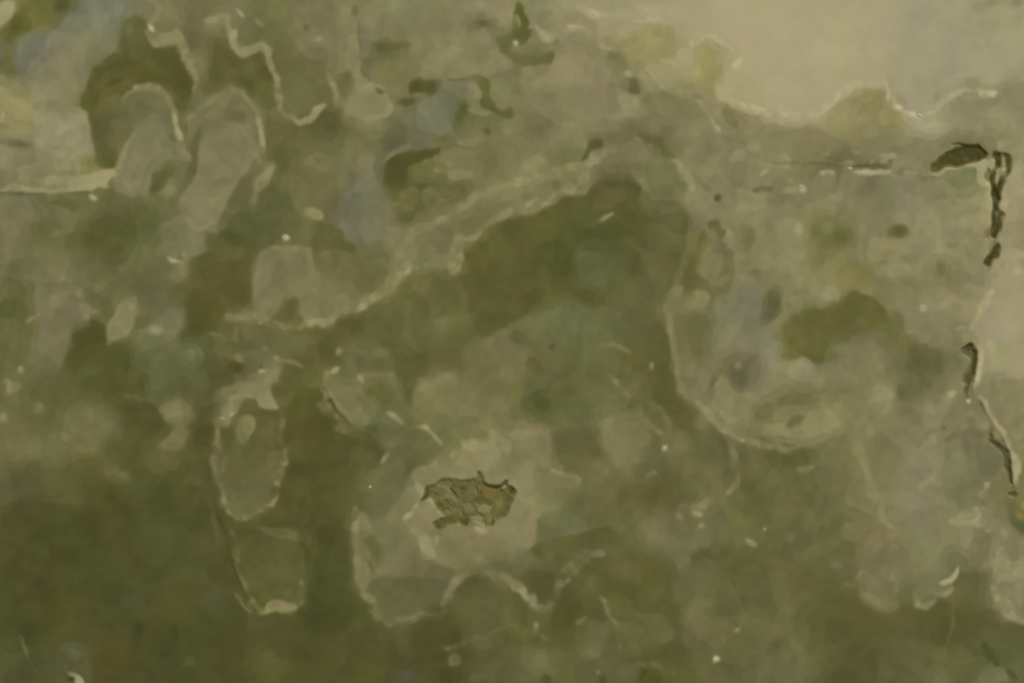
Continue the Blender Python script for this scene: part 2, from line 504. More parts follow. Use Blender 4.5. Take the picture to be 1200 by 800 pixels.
p 132,126,84 6 470,330 560,320 690,360 690,400 560,420 470,440
p 120,114,66 5 260,400 320,380 400,450 480,440 520,500 500,560 430,540 330,600 320,520
d 118,112,56 50 480,490
p 134,128,88 4 500,480 560,450 680,440 660,490 520,510
p 116,110,76 5 780,430 830,430 820,500 770,490
p 119,113,78 6 620,510 770,500 870,520 760,560 630,550
p 128,122,86 4 60,560 180,520 290,530 330,570 325,640 240,650 160,650 100,690 60,640
d 116,122,88 60 210,645
p 104,98,64 5 0,560 50,560 50,660 0,680
@dark_oval_core;dark olive dome at the heart of the banded oval
p 106,101,58 4 330,600 420,555 480,590 550,660 640,800 620,860 560,900 400,870 300,900 200,870 140,800 150,740 130,680 200,650 310,650
d 97,91,46 90 190,710
d 112,106,70 90 430,790
l 132,126,84 9 480,570 560,650 650,760 675,810
d 128,120,92 90 780,690
d 172,164,128 16 730,640
p 138,132,94 5 800,620 880,600 990,600 970,660 880,640
p 160,152,112 3 950,730 1000,660 1030,580 1060,550 1060,590 1030,650 990,710
l 152,146,108 5 880,742 920,732
@pale_rind;pale tan rind along the right edge beyond the crack
p 152,142,110 6 1060,440 1120,360 1200,380 1200,800 1200,990 1120,940 1060,890 1030,830 1020,800 1040,700 1080,590
p 138,130,98 6 1110,0 1200,0 1200,380 1090,380 1100,200
d 162,152,120 90 1150,720
d 164,156,120 24 1170,465
l 128,120,86 9 1110,430 1060,500
l 142,136,100 5 1080,560 1045,620
p 138,128,84 5 980,180 1060,180 1050,300 1030,340 980,330
T 1060 160 8.571
p 120,110,76 3 130,270 220,260 230,400 170,410 130,350
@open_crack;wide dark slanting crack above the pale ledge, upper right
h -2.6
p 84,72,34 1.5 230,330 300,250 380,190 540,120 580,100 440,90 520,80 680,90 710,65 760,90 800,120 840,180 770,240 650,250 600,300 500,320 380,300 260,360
d 110,100,62 30 620,215
h .6
p 150,142,102 2 190,450 270,380 400,325 520,330 650,280 780,250 880,210 920,260 980,290 960,420 890,530 780,530 730,470 720,330 560,330 400,360 290,410
p 108,112,70 5 560,345 720,340 730,420 640,450 550,400
h -2
p 112,106,62 2 810,330 850,310 880,400 870,490 820,480
h .6
p 158,150,114 2 890,310 970,290 970,400 900,490 870,420
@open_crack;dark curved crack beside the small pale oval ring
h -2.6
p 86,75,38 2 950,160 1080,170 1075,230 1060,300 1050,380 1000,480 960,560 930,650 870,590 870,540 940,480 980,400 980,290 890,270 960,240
l 160,152,104 7 930,110 1010,85 1085,55
d 132,124,84 30 1020,130
l 156,148,112 7 1130,320 1110,470
l 170,162,128 7 990,650 1000,710
l 152,144,106 4 830,620 880,660 960,690
T 1110 230 8
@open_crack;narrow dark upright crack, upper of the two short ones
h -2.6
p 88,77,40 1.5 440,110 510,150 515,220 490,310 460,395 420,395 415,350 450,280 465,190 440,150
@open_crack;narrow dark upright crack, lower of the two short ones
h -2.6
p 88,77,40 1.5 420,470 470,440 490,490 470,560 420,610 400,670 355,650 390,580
l 162,154,116 5 420,410 450,430
d 158,150,112 20 380,535
T 0 2 4
p 116,112,80 6 150,-10 340,0 310,80 270,120 200,90
@dark_green_patch;dark green hollow beneath the pale fingers on the left
p 88,88,44 6 350,40 420,-40 480,0 640,0 650,100 700,250 560,240 400,250 280,150
d 86,94,48 60 540,120
d 80,80,40 50 620,200
d 92,102,54 36 410,130
p 94,98,62 6 640,0 760,0 850,60 960,30 960,160 860,180 850,250 720,250 660,140
d 112,114,82 50 700,5
d 104,106,72 50 900,60
p 88,84,42 5 860,180 1000,200 1000,290 860,260
d 110,114,78 34 945,185
l 118,118,80 5 880,150 900,175
p 92,82,44 5 1000,110 1100,90 1140,130 1050,160 1000,160
d 122,116,76 20 1125,90
d 80,74,38 20 1115,128
d 172,166,116 12 98,126
d 132,128,84 24 95,130
l 138,132,92 7 15,190 35,180 50,210 40,240
d 120,114,78 32 75,210
d 130,124,82 24 8,355
d 98,94,52 90 230,310
d 120,114,70 30 180,320
@grey_kite_patch;kite-shaped grey-brown patch in the dark lower left
p 108,103,66 4 330,330 430,290 520,330 570,380 550,440 450,530 390,520 340,460 310,420
l 128,120,84 8 280,430 335,445
l 118,110,74 7 330,470 400,525
@dark_jasper_wedge;dark brown wedge pointing at the yellowish knot
p 90,84,44 4 470,300 560,270 720,280 780,360 805,410 720,480 600,560 480,560 460,520 560,440 570,380 520,330
l 112,106,66 6 560,245 650,260 740,280
p 110,104,62 4 850,290 930,280 940,330 900,350
p 116,110,68 3 870,360 885,420 870,470 820,490 780,480 840,420
@yellow_knot;small bright yellow-olive knot beside the oval nodule
p 134,130,82 3 740,290 850,290 880,340 870,365 800,360 770,330
l 146,142,92 6 790,338 870,345
p 92,84,46 4 900,370 1010,360 1020,470 990,600 1010,700 870,640 860,500
d 82,74,36 40 858,600
p 116,108,70 3 500,600 540,580 590,620 620,670 580,670 510,640
p 78,80,38 7 700,600 800,600 840,700 760,800 600,800 690,700
d 92,96,58 60 650,700
d 106,92,60 60 0,600
d 90,94,50 50 160,620
d 94,96,60 60 40,690
d 88,80,42 80 380,620
d 88,74,36 60 520,770
p 102,96,58 6 700,540 840,500 850,600 700,600
T 240 400 6
@oval_nodule;tall oval nodule with pale crust and pointed base, lower left of centre
p 100,94,52 2.5 90,540 200,500 330,470 520,470 560,520 545,700 545,860 565,980 500,1080 450,1250 400,1330 260,1330 180,1200 110,1050 60,950 65,830 85,720
d 98,93,46 160 300,820
d 107,101,62 130 200,1170
d 108,102,64 110 350,1120
l 114,108,70 14 95,600 85,760 75,880 100,990 170,1130 240,1290
l 126,120,84 6 95,700 105,780
p 116,110,70 2.5 215,590 250,520 320,515 350,560 340,660 290,705 235,690
p 124,117,79 3 90,330 210,310 290,280 370,280 390,180 480,160 545,180 530,240 490,310 480,370 515,465 400,470 360,420 380,350 300,390 240,430 150,570 95,570 130,500 200,400 90,400
l 142,134,96 8 200,390 270,370
p 140,133,94 2 100,560 130,500 200,455 215,480 180,530 140,570
l 194,184,142 4 115,540 145,535
l 176,168,124 4 180,515 205,500
l 170,162,126 6 380,215 420,210
d 84,78,44 14 395,180
d 84,76,46 16 215,352
d 92,84,52 14 458,380
l 140,132,94 7 440,330 460,400 510,462
p 136,130,90 3 400,440 440,400 515,460 470,475
l 148,140,96 5 505,95 520,125 590,135 640,155 685,180
d 142,134,92 22 510,110
d 122,114,74 24 420,55
p 97,89,50 4 500,300 560,220 640,200 640,310 570,430 510,420 480,350
p 84,84,40 5 660,330 740,300 860,330 870,400 800,420 640,460 620,420
d 78,82,40 40 640,440
p 104,98,60 4 750,240 800,190 800,310 735,330
p 89,81,41 6 545,480 620,450 780,420 900,540 1020,640 1000,800 1000,1200 560,1200 500,1080 565,980 545,860
d 80,86,46 100 650,950
l 76,70,33 6 810,180 820,280 850,370 900,450 960,530 1020,610
l 112,104,68 9 800,440 860,500 920,590 990,650
l 124,116,82 7 890,590 970,640
@pale_loop_nodule;rounded tan loop with a bright pale rim left of the teal leaf
p 114,108,72 3 860,230 930,190 1080,240 1100,360 1180,480 1100,560 1040,580 960,480 880,380 850,290
l 128,120,82 6 940,190 860,230 850,300 890,380 960,480 1030,570
l 154,146,104 6 900,215 945,185
d 142,134,96 24 940,65
l 134,128,90 4 930,100 935,60
d 104,108,78 80 1040,150
l 140,132,98 6 1070,240 1110,290
T 1 2 4
p 94,88,46 6 560,0 760,0 720,140 640,120 620,20
d 114,108,70 30 590,65
p 104,98,60 5 470,80 600,70 680,90 660,130 480,140
p 100,96,54 4 510,180 600,160 650,280 560,300 490,240
l 122,116,76 5 490,155 650,152
p 112,106,68 4 640,160 700,200 680,280 640,240
p 100,92,54 4 690,200 750,150 740,280 690,290
@tan_slanting_patch;tan slanting patch above the crystal cavity
p 116,110,71 6 750,300 760,200 850,170 960,100 1050,0 1120,-40 1200,-60 1280,-40 1330,60 1300,140 1240,200 1200,320 1000,340 880,350 760,310
l 123,117,79 16 770,215 900,165
p 96,100,64 6 450,400 600,400 700,380 640,470 500,470
@teal_leaf;small grey-green leaf-shaped patch crossed by a bright dash
p 108,114,80 3 510,350 560,310 620,320 690,360 690,400 630,400 600,380 500,390
l 168,160,116 5 610,333 650,353 682,380
d 92,96,46 40 610,270
l 154,146,102 5 740,400 790,398 830,440 870,482
p 80,78,38 5 490,480 590,470 590,560 490,580
p 107,109,73 5 600,460 700,460 640,520 600,500
p 104,100,62 5 700,420 840,470 860,520 740,600 680,620 640,560 700,500
p 106,104,67 6 510,640 640,600 690,680 640,790 510,810
l 136,132,94 7 590,570 612,530
p 108,102,64 5 1000,380 1100,420 1060,490 980,470
d 116,110,74 60 1050,370
d 134,128,90 20 1110,432
d 124,118,80 20 1165,320
T 470 535 8
@vug_halo;pale grey-tan halo round the crystal-lined cavity
p 127,119,83 4 -120,760 -60,560 20,270 110,130 250,80 480,-40 600,-130 720,-160 900,-180 1050,-180 1280,-310 1400,-180 1380,0 1300,200 1330,400 1280,700 1180,900 1130,1000 1000,1020 900,1120 700,1120 500,1060 400,1000 200,960 0,1040 -80,1200 -260,1280 -360,1150 -420,900 -380,700 -420,560 -340,480 -300,600
d 136,130,96 90 850,-30
p 136,132,96 3 110,130 160,230 230,300 210,400 180,350 130,280
d 122,122,88 90 60,300
l 160,152,112 5 20,580 110,500 170,440
l 90,84,52 3 150,460 200,395
d 134,128,94 30 120,670
p 136,130,95 3 130,720 200,740 260,800 240,880 180,860 160,790
l 142,136,98 5 325,750 330,790
l 138,132,94 6 460,200 600,190
d 128,126,84 60 1100,540
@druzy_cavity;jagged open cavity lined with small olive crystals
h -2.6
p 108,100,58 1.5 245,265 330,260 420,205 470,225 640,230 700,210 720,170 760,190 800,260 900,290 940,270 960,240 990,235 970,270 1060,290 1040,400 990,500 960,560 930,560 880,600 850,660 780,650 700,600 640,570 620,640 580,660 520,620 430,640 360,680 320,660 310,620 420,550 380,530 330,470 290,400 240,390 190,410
l 170,162,120 6 690,670 740,690 800,715
l 158,152,86 6 950,300 1000,275
T 2 2 4
p 100,92,52 5 50,60 200,60 200,160 90,140
d 112,108,54 50 15,240
@green_cloud_patch;soft grey-green cloud of moss at the centre of the slab
p 102,106,64 7 210,60 230,-40 460,-90 480,20 460,80 500,160 460,310 340,310 200,290 100,230 180,180
p 94,94,52 5 200,190 290,170 300,230 230,270 195,230
p 92,100,50 5 110,270 170,260 180,310 100,320
d 110,116,76 34 140,220
d 92,96,52 60 270,40
l 116,116,76 5 410,15 480,20 550,45
p 98,90,50 6 500,0 700,0 760,40 780,240 840,280 880,400 860,430 760,420 720,330 640,260 620,150 480,160
p 106,100,62 6 500,140 600,140 640,260 700,330 700,380 480,320
l 148,140,94 4 655,95 652,130
@pale_square_patch;small square pale tan patch right of the crystal cavity
p 120,114,76 4 460,350 620,340 640,370 630,460 590,500 470,490 440,430
l 117,111,71 7 640,280 700,320 735,370 740,410
p 102,96,60 4 640,370 710,380 730,430 690,520 650,540 640,460
l 190,184,138 6 712,505 722,490
l 126,120,80 8 630,625 675,612
d 118,112,72 36 800,490
d 120,114,70 36 880,370
@banded_oval_nodule;large banded oval nodule with grey and tan shells on the right
p 121,115,80 4 750,0 830,-40 940,-30 1100,-60 1140,60 1200,60 1260,130 1420,80 1560,60 1640,130 1640,230 1600,320 1500,400 1400,440 1260,460 1120,470 1050,430 940,380 880,320 840,270 780,230 785,120
p 111,104,58 4 860,-10 940,0 930,50 870,60
d 122,126,96 40 960,30
l 137,129,91 7 750,20 780,120 785,220 850,270 900,335 940,370 1000,420 1060,445 1090,460
p 104,96,64 2 920,170 965,130 950,190 930,230
l 140,134,98 4 888,200 902,230
l 146,138,102 5 970,165 955,220 935,245
p 106,98,72 4 1020,100 1050,75 1150,100 1130,150 1080,170 1030,150
d 132,124,94 22 1055,115
d 124,114,92 80 1160,210
p 126,118,80 5 960,260 1050,270 1150,300 1100,370 1000,330
l 186,178,136 5 1070,460 1098,463
p 104,98,61 6 900,430 1100,475 1200,475 1200,560 1000,600 800,560
d 134,128,92 24 165,450
@dark_lobed_patch;dark brown lobed patch over a pale cauliflower edge
p 100,93,55 5 180,490 300,430 420,480 420,560 300,600 260,630 200,610
p 114,107,72 3 190,620 240,610 290,605 330,650 310,700 230,680 140,650
p 104,96,62 4 130,690 230,690 240,730 140,730
p 112,106,70 4 400,590 470,590 460,620
p 94,98,50 4 250,720 320,730 330,780 280,770
d 112,116,82 60 180,775
p 100,92,54 6 570,660 800,640 860,720 720,780 600,740
p 112,106,68 6 850,680 1000,640 1050,660 960,780 850,790
p 134,128,88 3 815,795 870,760 910,730 935,740 900,780
d 94,98,52 50 1090,770
d 102,96,52 70 1150,700
T 3 2 4
@green_jasper_patch;soft dark olive cap inside the banded oval
p 106,100,54 6 60,-60 330,-60 340,60 250,110 100,60
p 122,121,95 5 -10,0 40,20 30,80 0,80
p 134,126,93 6 30,200 60,130 160,80 220,120 240,170 300,150 430,130 440,170 340,210 200,220 60,230
d 126,116,95 50 15,210
p 115,109,61 6 80,250 300,230 440,230 440,300 360,270 200,300 20,320
l 128,124,80 6 350,240 385,270
p 130,124,86 4 0,340 80,330 240,320 400,310 420,340 300,400 200,440 60,460 0,440
@lens_inclusion;dark lens-shaped eye low in the banded oval
p 109,103,62 2 80,370 120,340 185,340 160,380 110,410 80,395
l 142,136,98 5 70,395 88,350 140,325
l 122,116,76 8 0,485 120,490
p 93,89,44 5 0,520 100,510 150,530 140,580 50,580 0,570
l 150,144,100 7 125,607 170,600 207,588
l 124,118,80 7 300,495 370,485
l 128,122,80 11 420,390 400,440 420,520 450,600 490,690 540,780
p 126,120,84 6 440,130 520,90 600,180 590,330 540,360 480,260
d 114,118,90 60 550,100
@moss_inclusion;rounded dark patch at the right end of the banded oval
p 106,100,64 6 630,80 720,60 800,100 830,170 800,240 700,270 600,260 640,180
d 98,92,52 60 680,110
p 128,122,90 6 690,300 830,230 880,230 820,400 740,420 720,340
p 130,123,92 4 640,640 690,560 760,430 810,440 810,540 800,640 700,690 840,740 860,780 700,700
d 121,121,104 70 740,590
l 112,106,72 5 820,415 740,425 700,500
l 100,92,62 5 810,400 830,420
p 110,106,78 6 960,440 1050,480 1120,540 1130,660 1110,700 1000,690 960,600
@green_agate_patch;soft pale green patch beside the ridged crack
p 114,122,87 5 900,540 930,560 960,640 950,700 880,660
d 122,132,100 24 905,540
p 154,146,112 5 1030,0 1200,0 1200,190 1120,140 1060,90
l 164,156,122 9 1040,0 1060,50 1075,95
d 148,144,96 60 1110,50
p 134,125,88 7 1080,160 1200,200 1200,500 1150,480 1080,380
d 140,134,86 70 1150,240
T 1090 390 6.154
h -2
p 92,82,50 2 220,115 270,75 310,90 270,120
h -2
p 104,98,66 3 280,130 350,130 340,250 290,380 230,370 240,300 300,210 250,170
l 150,142,104 6 225,160 260,145
l 158,150,112 7 290,125 360,110
l 164,156,118 8 372,145 360,230 345,310 310,390
d 100,92,64 36 255,450
l 204,196,162 5 270,482 272,508
d 140,134,100 22 285,570
d 142,134,100 26 380,660
l 150,143,104 7 130,455 180,425
l 158,150,110 7 345,465 400,555 450,640 490,710
d 156,148,110 40 495,735
l 98,92,62 7 430,690 450,770
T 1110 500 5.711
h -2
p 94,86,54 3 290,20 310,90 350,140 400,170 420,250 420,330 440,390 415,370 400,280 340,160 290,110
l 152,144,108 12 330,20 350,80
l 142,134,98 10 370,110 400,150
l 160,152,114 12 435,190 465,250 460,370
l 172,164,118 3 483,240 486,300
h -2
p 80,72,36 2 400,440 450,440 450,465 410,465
p 112,106,62 4 310,480 430,480 460,560 420,620 370,560
p 108,104,38 3 400,510 450,490 514,560 514,600 470,580
d 142,136,74 36 500,520
d 98,90,20 24 490,570
p 92,100,68 5 420,590 490,600 480,680 440,690
l 152,146,108 6 185,545 190,580
l 88,82,54 5 228,505 235,525
p 131,124,92 4 240,490 300,490 380,570 430,640 440,720 514,790 514,900 380,860 330,770 230,640 200,560
p 142,136,102 4 320,660 400,640 430,700 400,760 350,740
d 118,112,82 30 340,720
T 0 3 4
d 88,74,48 60 30,180
d 84,68,40 60 200,320
d 94,80,44 60 500,70
d 84,68,42 50 700,500
d 86,72,38 80 540,690
d 80,66,42 50 700,780
d 66,78,40 90 350,320
d 72,82,46 60 470,230
d 72,80,50 60 840,70
d 68,80,44 60 860,500
d 76,84,54 60 15,360
d 84,88,56 70 630,390
d 70,70,38 80 150,620
d 72,74,42 90 780,640
p 84,84,58 6 940,320 1000,300 1050,470 950,460
d 80,76,30 60 270,420
@olive_tongue;rounded olive tongue hanging below the oval nodule
p 89,88,46 3 1020,0 1200,-10 1420,60 1440,300 1410,440 1240,470 1200,450 1140,360 1090,240 1050,100
p 107,102,64 4 1080,-20 1250,-30 1300,0 1200,20 1090,30
d 94,84,46 50 1130,120
l 98,98,68 8 1010,80 1020,150 1030,190
l 64,60,27 5 1020,20 1050,130 1090,260 1150,400 1195,460
l 126,122,88 4 1100,360 1120,400 1172,467
l 104,104,66 4 90,570 110,620 150,700 180,760
p 82,82,50 6 0,600 80,590 130,680 170,780 170,810 0,810
@grey_chip;small grey chip with a bright leaf tip at the bottom edge
p 92,90,58 5 290,650 340,590 390,640 440,700 440,800 370,780 290,700
p 140,134,98 2 310,740 350,745 400,780 415,805 360,805 330,770
d 60,54,32 13 335,777
l 100,104,70 6 850,550 860,605
l 98,98,62 7 860,715 890,695 912,710
T 1 3 4
l 118,112,72 6 0,75 45,75
p 98,90,54 5 20,80 220,90 220,130 40,130
d 86,88,40 60 20,200
d 96,94,54 60 100,180
d 96,98,60 60 180,340
p 124,118,78 3 40,440 100,420 210,425 190,465 60,470
d 86,76,44 60 60,530
@dark_green_patch;deep green vertical band between the olive tongue and the pale halo
p 76,76,40 6 220,60 440,40 420,280 480,400 560,450 540,560 400,620 250,560 230,350
d 74,84,52 60 370,270
d 70,76,36 60 420,440
d 84,76,38 100 250,720
d 96,88,54 40 380,650
d 94,86,52 40 550,640
d 92,90,48 70 60,700
p 110,105,70 3 500,10 510,40 480,60 470,150 460,280 500,370 510,410 560,430 570,460 550,510 600,500 640,520 700,500 820,480 780,440 760,400 640,360 560,280 520,200 500,140 540,100 500,20
l 119,114,79 7 505,20 480,70 468,150 462,270
p 118,112,78 3 460,240 520,235 545,300 540,360 490,360
p 98,90,58 3 500,115 555,125 530,150 500,140
l 128,120,80 5 530,150 560,130
l 86,82,48 6 520,230 550,285
p 98,98,58 5 560,290 700,300 800,330 760,350 600,340
d 120,110,85 70 730,230
p 138,132,96 3 770,130 790,90 820,120 850,200 830,225 780,180
l 174,168,122 5 690,32 732,0
l 144,140,102 5 845,115 845,150
d 136,128,90 22 740,75
p 98,88,54 6 920,410 940,340 1010,310 1100,310 1200,340 1200,420 1000,420
d 92,94,46 60 1020,450
d 97,99,61 110 1090,510
l 122,114,78 11 880,420 900,370 930,330 990,300
l 118,110,76 10 1020,250 1070,250 1110,290 1170,300 1200,330
d 136,128,92 24 945,320
p 92,94,58 5 1100,220 1200,210 1200,280 1110,270
p 106,100,68 4 900,650 960,660 970,720 900,720
l 98,94,58 6 840,605 890,600
p 100,98,62 6 1000,760 1150,660 1200,700 1060,800
p 80,76,40 6 760,540 880,560 880,680 860,800 740,760 740,620
d 92,86,74 45 690,775
d 74,70,36 50 900,780
d 92,90,54 50 800,770
l 130,126,90 6 660,490 692,485
d 72,68,38 12 598,518
T 2 3 4
p 126,118,82 5 0,0 90,20 95,150 70,200 0,190
d 112,116,84 50 20,200
p 108,112,77 6 110,30 300,20 360,50 330,110 250,110 180,80
p 96,92,50 6 180,120 400,70 520,130 400,180 200,180 110,170
d 90,92,44 30 130,185
d 94,98,52 60 480,110
p 116,108,72 6 580,40 720,30 700,110 640,90
d 132,124,82 18 790,15
l 158,150,106 7 845,5 885,12
d 148,142,100 14 880,65
d 168,162,116 11 1185,78
l 158,152,108 8 1100,128 1142,152
d 120,114,72 24 1060,155
p 108,108,76 6 760,110 900,110 930,160 740,160
p 92,92,56 6 830,180 1000,170 1000,230 860,260
p 104,102,72 6 740,160 830,200 820,330 760,420 750,280
@dark_green_patch;dark olive patch with a green glow low in the middle right
p 96,90,48 6 460,220 560,190 700,190 745,280 740,420 700,400 600,380 560,460 440,460 440,330
d 98,94,42 60 520,350
d 94,98,50 70 650,390
d 80,74,34 14 565,390
d 104,98,62 60 550,270
p 88,84,46 6 210,330 330,250 430,210 450,300 380,350 350,480 280,530 200,500
d 76,76,38 60 270,460
d 106,100,64 60 370,330
l 113,107,73 9 0,335 40,335 65,380 90,440 140,460 190,430 205,370 240,300 300,220 350,190 430,195
d 130,122,88 20 100,395
d 88,78,48 14 125,385
p 100,100,58 6 450,470 620,480 720,480 800,560 700,640 560,640 470,580
p 90,86,48 5 470,560 540,580 540,620 480,620
p 114,108,70 6 840,420 960,500 1000,520 960,620 840,600 820,520
p 100,94,56 5 920,320 1010,330 1010,480 930,480
l 112,106,68 6 930,300 1000,280 1060,420 1090,480 1070,540
l 146,138,98 6 1040,552 1065,548
p 204,198,152 1 945,668 978,686 948,704
l 156,152,112 5 106,520 114,530
l 126,122,84 4 110,530 112,575
l 114,114,78 11 300,520 340,490
l 112,106,72 11 330,665 400,665
l 136,130,88 5 405,735 403,755
d 82,72,42 26 430,785
l 110,106,68 6 570,720 600,705 650,700 690,720 710,760
p 80,78,38 5 590,735 640,715 690,745 700,800 580,800
d 106,108,70 70 150,700
d 78,78,44 20 160,770
d 88,86,50 60 260,590
d 98,94,46 70 30,540
d 94,100,64 60 540,780
l 120,114,80 4 985,590 1000,610
T 3 3 4
l 117,111,71 12 100,80 110,140 90,190
d 104,100,46 45 380,160
d 126,109,76 75 500,130
d 114,108,66 50 370,90
@tan_agate_lobe;pinkish tan patch with blurred edges near the lower right
p 120,111,76 6 480,240 560,210 620,280 600,400 500,450 400,380
l 119,113,75 7 300,290 310,250 350,240
d 120,114,78 34 330,240
l 128,120,80 8 520,0 540,40 600,80 660,140
@green_agate_patch;pale green pocket above a bright hooked vein
p 116,118,82 5 700,140 780,130 840,200 800,320 720,330 690,260
d 112,120,86 60 780,330
p 124,118,80 4 680,250 710,270 720,340 700,400 680,350
d 102,108,74 45 650,370
d 96,90,56 30 710,350
l 164,158,116 5 820,345 855,335 880,300 890,265
l 184,178,138 4 825,342 860,325
l 136,134,96 7 780,385 830,385 870,370
l 138,132,94 7 705,390 710,430 740,442 780,420
l 114,108,70 4 870,400 865,520 840,600 820,690
p 136,129,98 4 840,30 900,0 1060,0 1110,30 1150,90 1100,80 1060,50 960,60 900,60
p 114,108,80 5 960,90 1040,80 1050,180 980,170
l 130,124,90 5 960,90 930,150
@pale_rind;pale tan lump with a scalloped edge in the lower right corner
p 136,130,96 4 1060,60 1100,60 1150,100 1200,150 1200,510 1150,470 1110,440 1080,390 1030,400 1080,340 1050,300 1080,250 1060,180
l 148,142,106 6 1075,60 1100,110
l 150,144,108 7 1060,310 1080,350
l 152,145,108 8 1110,400 1140,460 1182,507
d 154,148,114 18 1170,295
l 112,106,78 6 1060,200 1088,225 1070,245
p 126,120,86 4 1040,400 1080,400 1120,520 1090,500
p 96,92,48 4 1110,20 1150,0 1200,0 1200,130 1150,80
d 134,122,40 24 1180,12
d 84,96,62 30 1165,60
p 94,88,46 6 900,420 1040,420 1060,500 960,560 880,520
@green_moss_spot;dark green mossy streak in the bottom right corner
p 92,94,54 6 980,580 1040,540 1200,560 1200,700 1080,720 1020,660
l 74,75,37 9 1000,600 1040,660 1080,715
p 110,112,78 5 960,805 1000,740 1060,720 1100,740 1140,805
l 72,70,38 7 1120,740 1165,795
d 96,98,56 70 900,690
d 112,108,72 60 800,780
T 0.01 0.01 3
d 112,114,98 70 130,200
d 112,114,98 70 330,50
d 118,118,92 80 270,220
d 128,122,74 50 240,310
d 136,130,84 50 75,430
d 128,124,74 45 290,560
p 104,101,66 4 470,330 540,310 590,350 610,450 570,430 500,430 450,470 460,380
p 104,98,60 6 340,410 400,400 450,470 440,560 400,600 350,560
p 118,115,84 3 455,500 510,440 570,440 610,500 620,640 580,690 480,690 410,660 430,580
l 128,123,88 5 395,605 450,510 500,445
p 108,102,70 3 530,640 560,590 610,600 600,640 560,690 520,690
p 147,140,98 3 270,640 300,615 390,595 412,600 380,640 330,660 270,668
p 107,101,68 4 740,400 820,350 880,400 900,480 860,430 800,430 720,470 690,520 680,600 640,690 600,690 640,600 690,480
p 122,116,84 2 715,480 800,440 860,440 890,540 850,620 800,700 760,800 660,760 625,710 690,600 700,520
p 108,102,70 3 790,750 850,630 900,540 925,600 860,690 830,760
l 136,128,92 6 885,705 910,640 950,590
l 132,126,86 8 540,165 580,150 610,130 645,150 650,190 640,215
l 140,134,94 8 840,180 880,175 920,155 942,180 945,215
d 124,118,84 40 750,80
l 134,128,90 8 795,80 810,130 830,180 870,195
d 150,144,110 18 820,120
l 134,128,90 7 975,280 975,350 1000,400 1060,435 1110,410 1135,375
d 106,107,66 50 930,15
d 118,112,76 45 590,65
T 400 0.01 3
p 96,90,48 3 225,305 260,282 330,295 340,330 270,320
p 131,125,87 3 20,350 170,345 175,410 60,420 20,420
p 110,105,52 4 250,600 300,585 355,600 340,630 270,630
p 120,117,75 4 360,600 400,530 500,480 570,520 600,600 500,630 380,640
p 98,95,52 3 470,275 520,285 515,340 550,385 605,370 600,420 550,420 500,380 490,320
p 107,99,63 4 870,490 960,470 1060,475 1115,520 1040,500 950,500 890,540
l 156,146,112 10 820,15 880,40 960,50 1000,55
l 166,158,122 8 1075,70 1120,70
d 98,97,58 40 150,600
p 132,124,90 4 620,580 700,550 720,570 640,600
T 800 0.01 3
p 136,128,80 5 60,160 130,160 130,260 110,330 70,260 40,200
l 163,155,117 8 30,170 50,135 130,140 170,180
l 178,170,126 6 178,242 205,213
l 165,157,115 8 118,300 140,350 200,375 280,392
l 182,172,132 7 240,380 285,392
l 166,157,120 14 290,425 400,408 470,402 520,385
d 134,126,86 70 200,440
d 126,118,78 60 300,480
d 124,116,76 60 430,480
d 130,121,82 80 640,470
d 124,116,80 70 730,470
d 146,138,88 45 560,400
p 134,130,98 6 930,350 980,320 1090,340 1199,390 1199,480 1000,470 900,420 840,420
l 172,166,132 7 930,348 960,325 1010,320
p 120,110,76 3 825,570 870,575 880,610 840,620
T 0 267 3
p 85,84,45 6 290,340 360,330 380,400 480,420 500,580 430,560 260,540 215,490
d 88,92,48 40 300,500
p 118,113,80 3 385,330 440,250 490,255 480,310 440,380 370,400
p 112,107,76 5 490,400 550,300 640,280 640,360 570,410 500,460
d 134,128,98 20 545,355
p 92,96,61 8 490,430 640,385 740,400 740,520 640,580 500,590
d 82,82,44 40 490,550
d 104,108,72 40 670,450
p 108,102,66 3 250,620 340,610 410,670 420,720 340,800 260,760 220,720
p 91,85,44 3 430,610 560,620 612,690 530,780 360,790 420,720
p 114,108,66 4 660,650 680,720 640,790 560,780 620,700
p 88,82,42 4 665,760 700,660 760,680 740,790
p 133,129,82 3 560,620 640,615 660,660 640,670 600,660
p 126,119,80 3 770,570 850,545 930,510 985,480 990,520 940,580 980,635 910,630 900,590 860,600 800,670 770,680 800,620 830,580
p 117,111,70 3 830,720 850,660 890,665 885,740 850,755
p 118,112,76 2 910,60 1095,60 1105,180 1199,200 1199,310 1110,340 1060,320 1045,245 1000,240 960,305 890,300 880,225 912,150
p 100,94,54 4 960,315 1000,245 1040,250 1060,335
p 118,112,74 3 840,320 880,300 905,320 860,340
d 108,104,72 40 950,150
p 92,85,44 5 700,150 850,170 870,280 740,320 650,300 690,200
l 124,118,82 6 285,250 300,290 340,300
T 400 267 3
p 98,98,60 9 690,330 760,280 900,300 1000,290 960,420 950,640 760,640 720,560 760,440
p 94,92,52 5 750,540 830,540 820,600 750,590
d 100,104,60 40 700,560
d 90,92,52 60 700,610
p 105,98,59 4 590,350 660,345 760,470 740,510 650,430 600,400
d 84,76,40 14 742,412
p 92,85,45 5 250,480 420,390 400,450 280,510
p 94,87,47 4 195,430 260,480 240,620 200,600
d 120,114,74 55 330,560
d 86,86,46 70 860,250
d 80,84,42 60 800,110
d 96,94,58 70 900,170
l 118,116,76 5 910,412 960,405 1010,435
l 136,130,92 5 415,735 430,770 470,780
p 114,108,70 4 430,660 540,650 530,720 450,700
p 118,111,77 3 590,740 620,680 720,700 730,760 700,810 590,810
p 101,94,56 5 745,700 850,690 900,740 860,800 740,800
p 118,112,74 4 920,660 1080,650 1085,770 930,770
d 106,100,62 60 1020,590
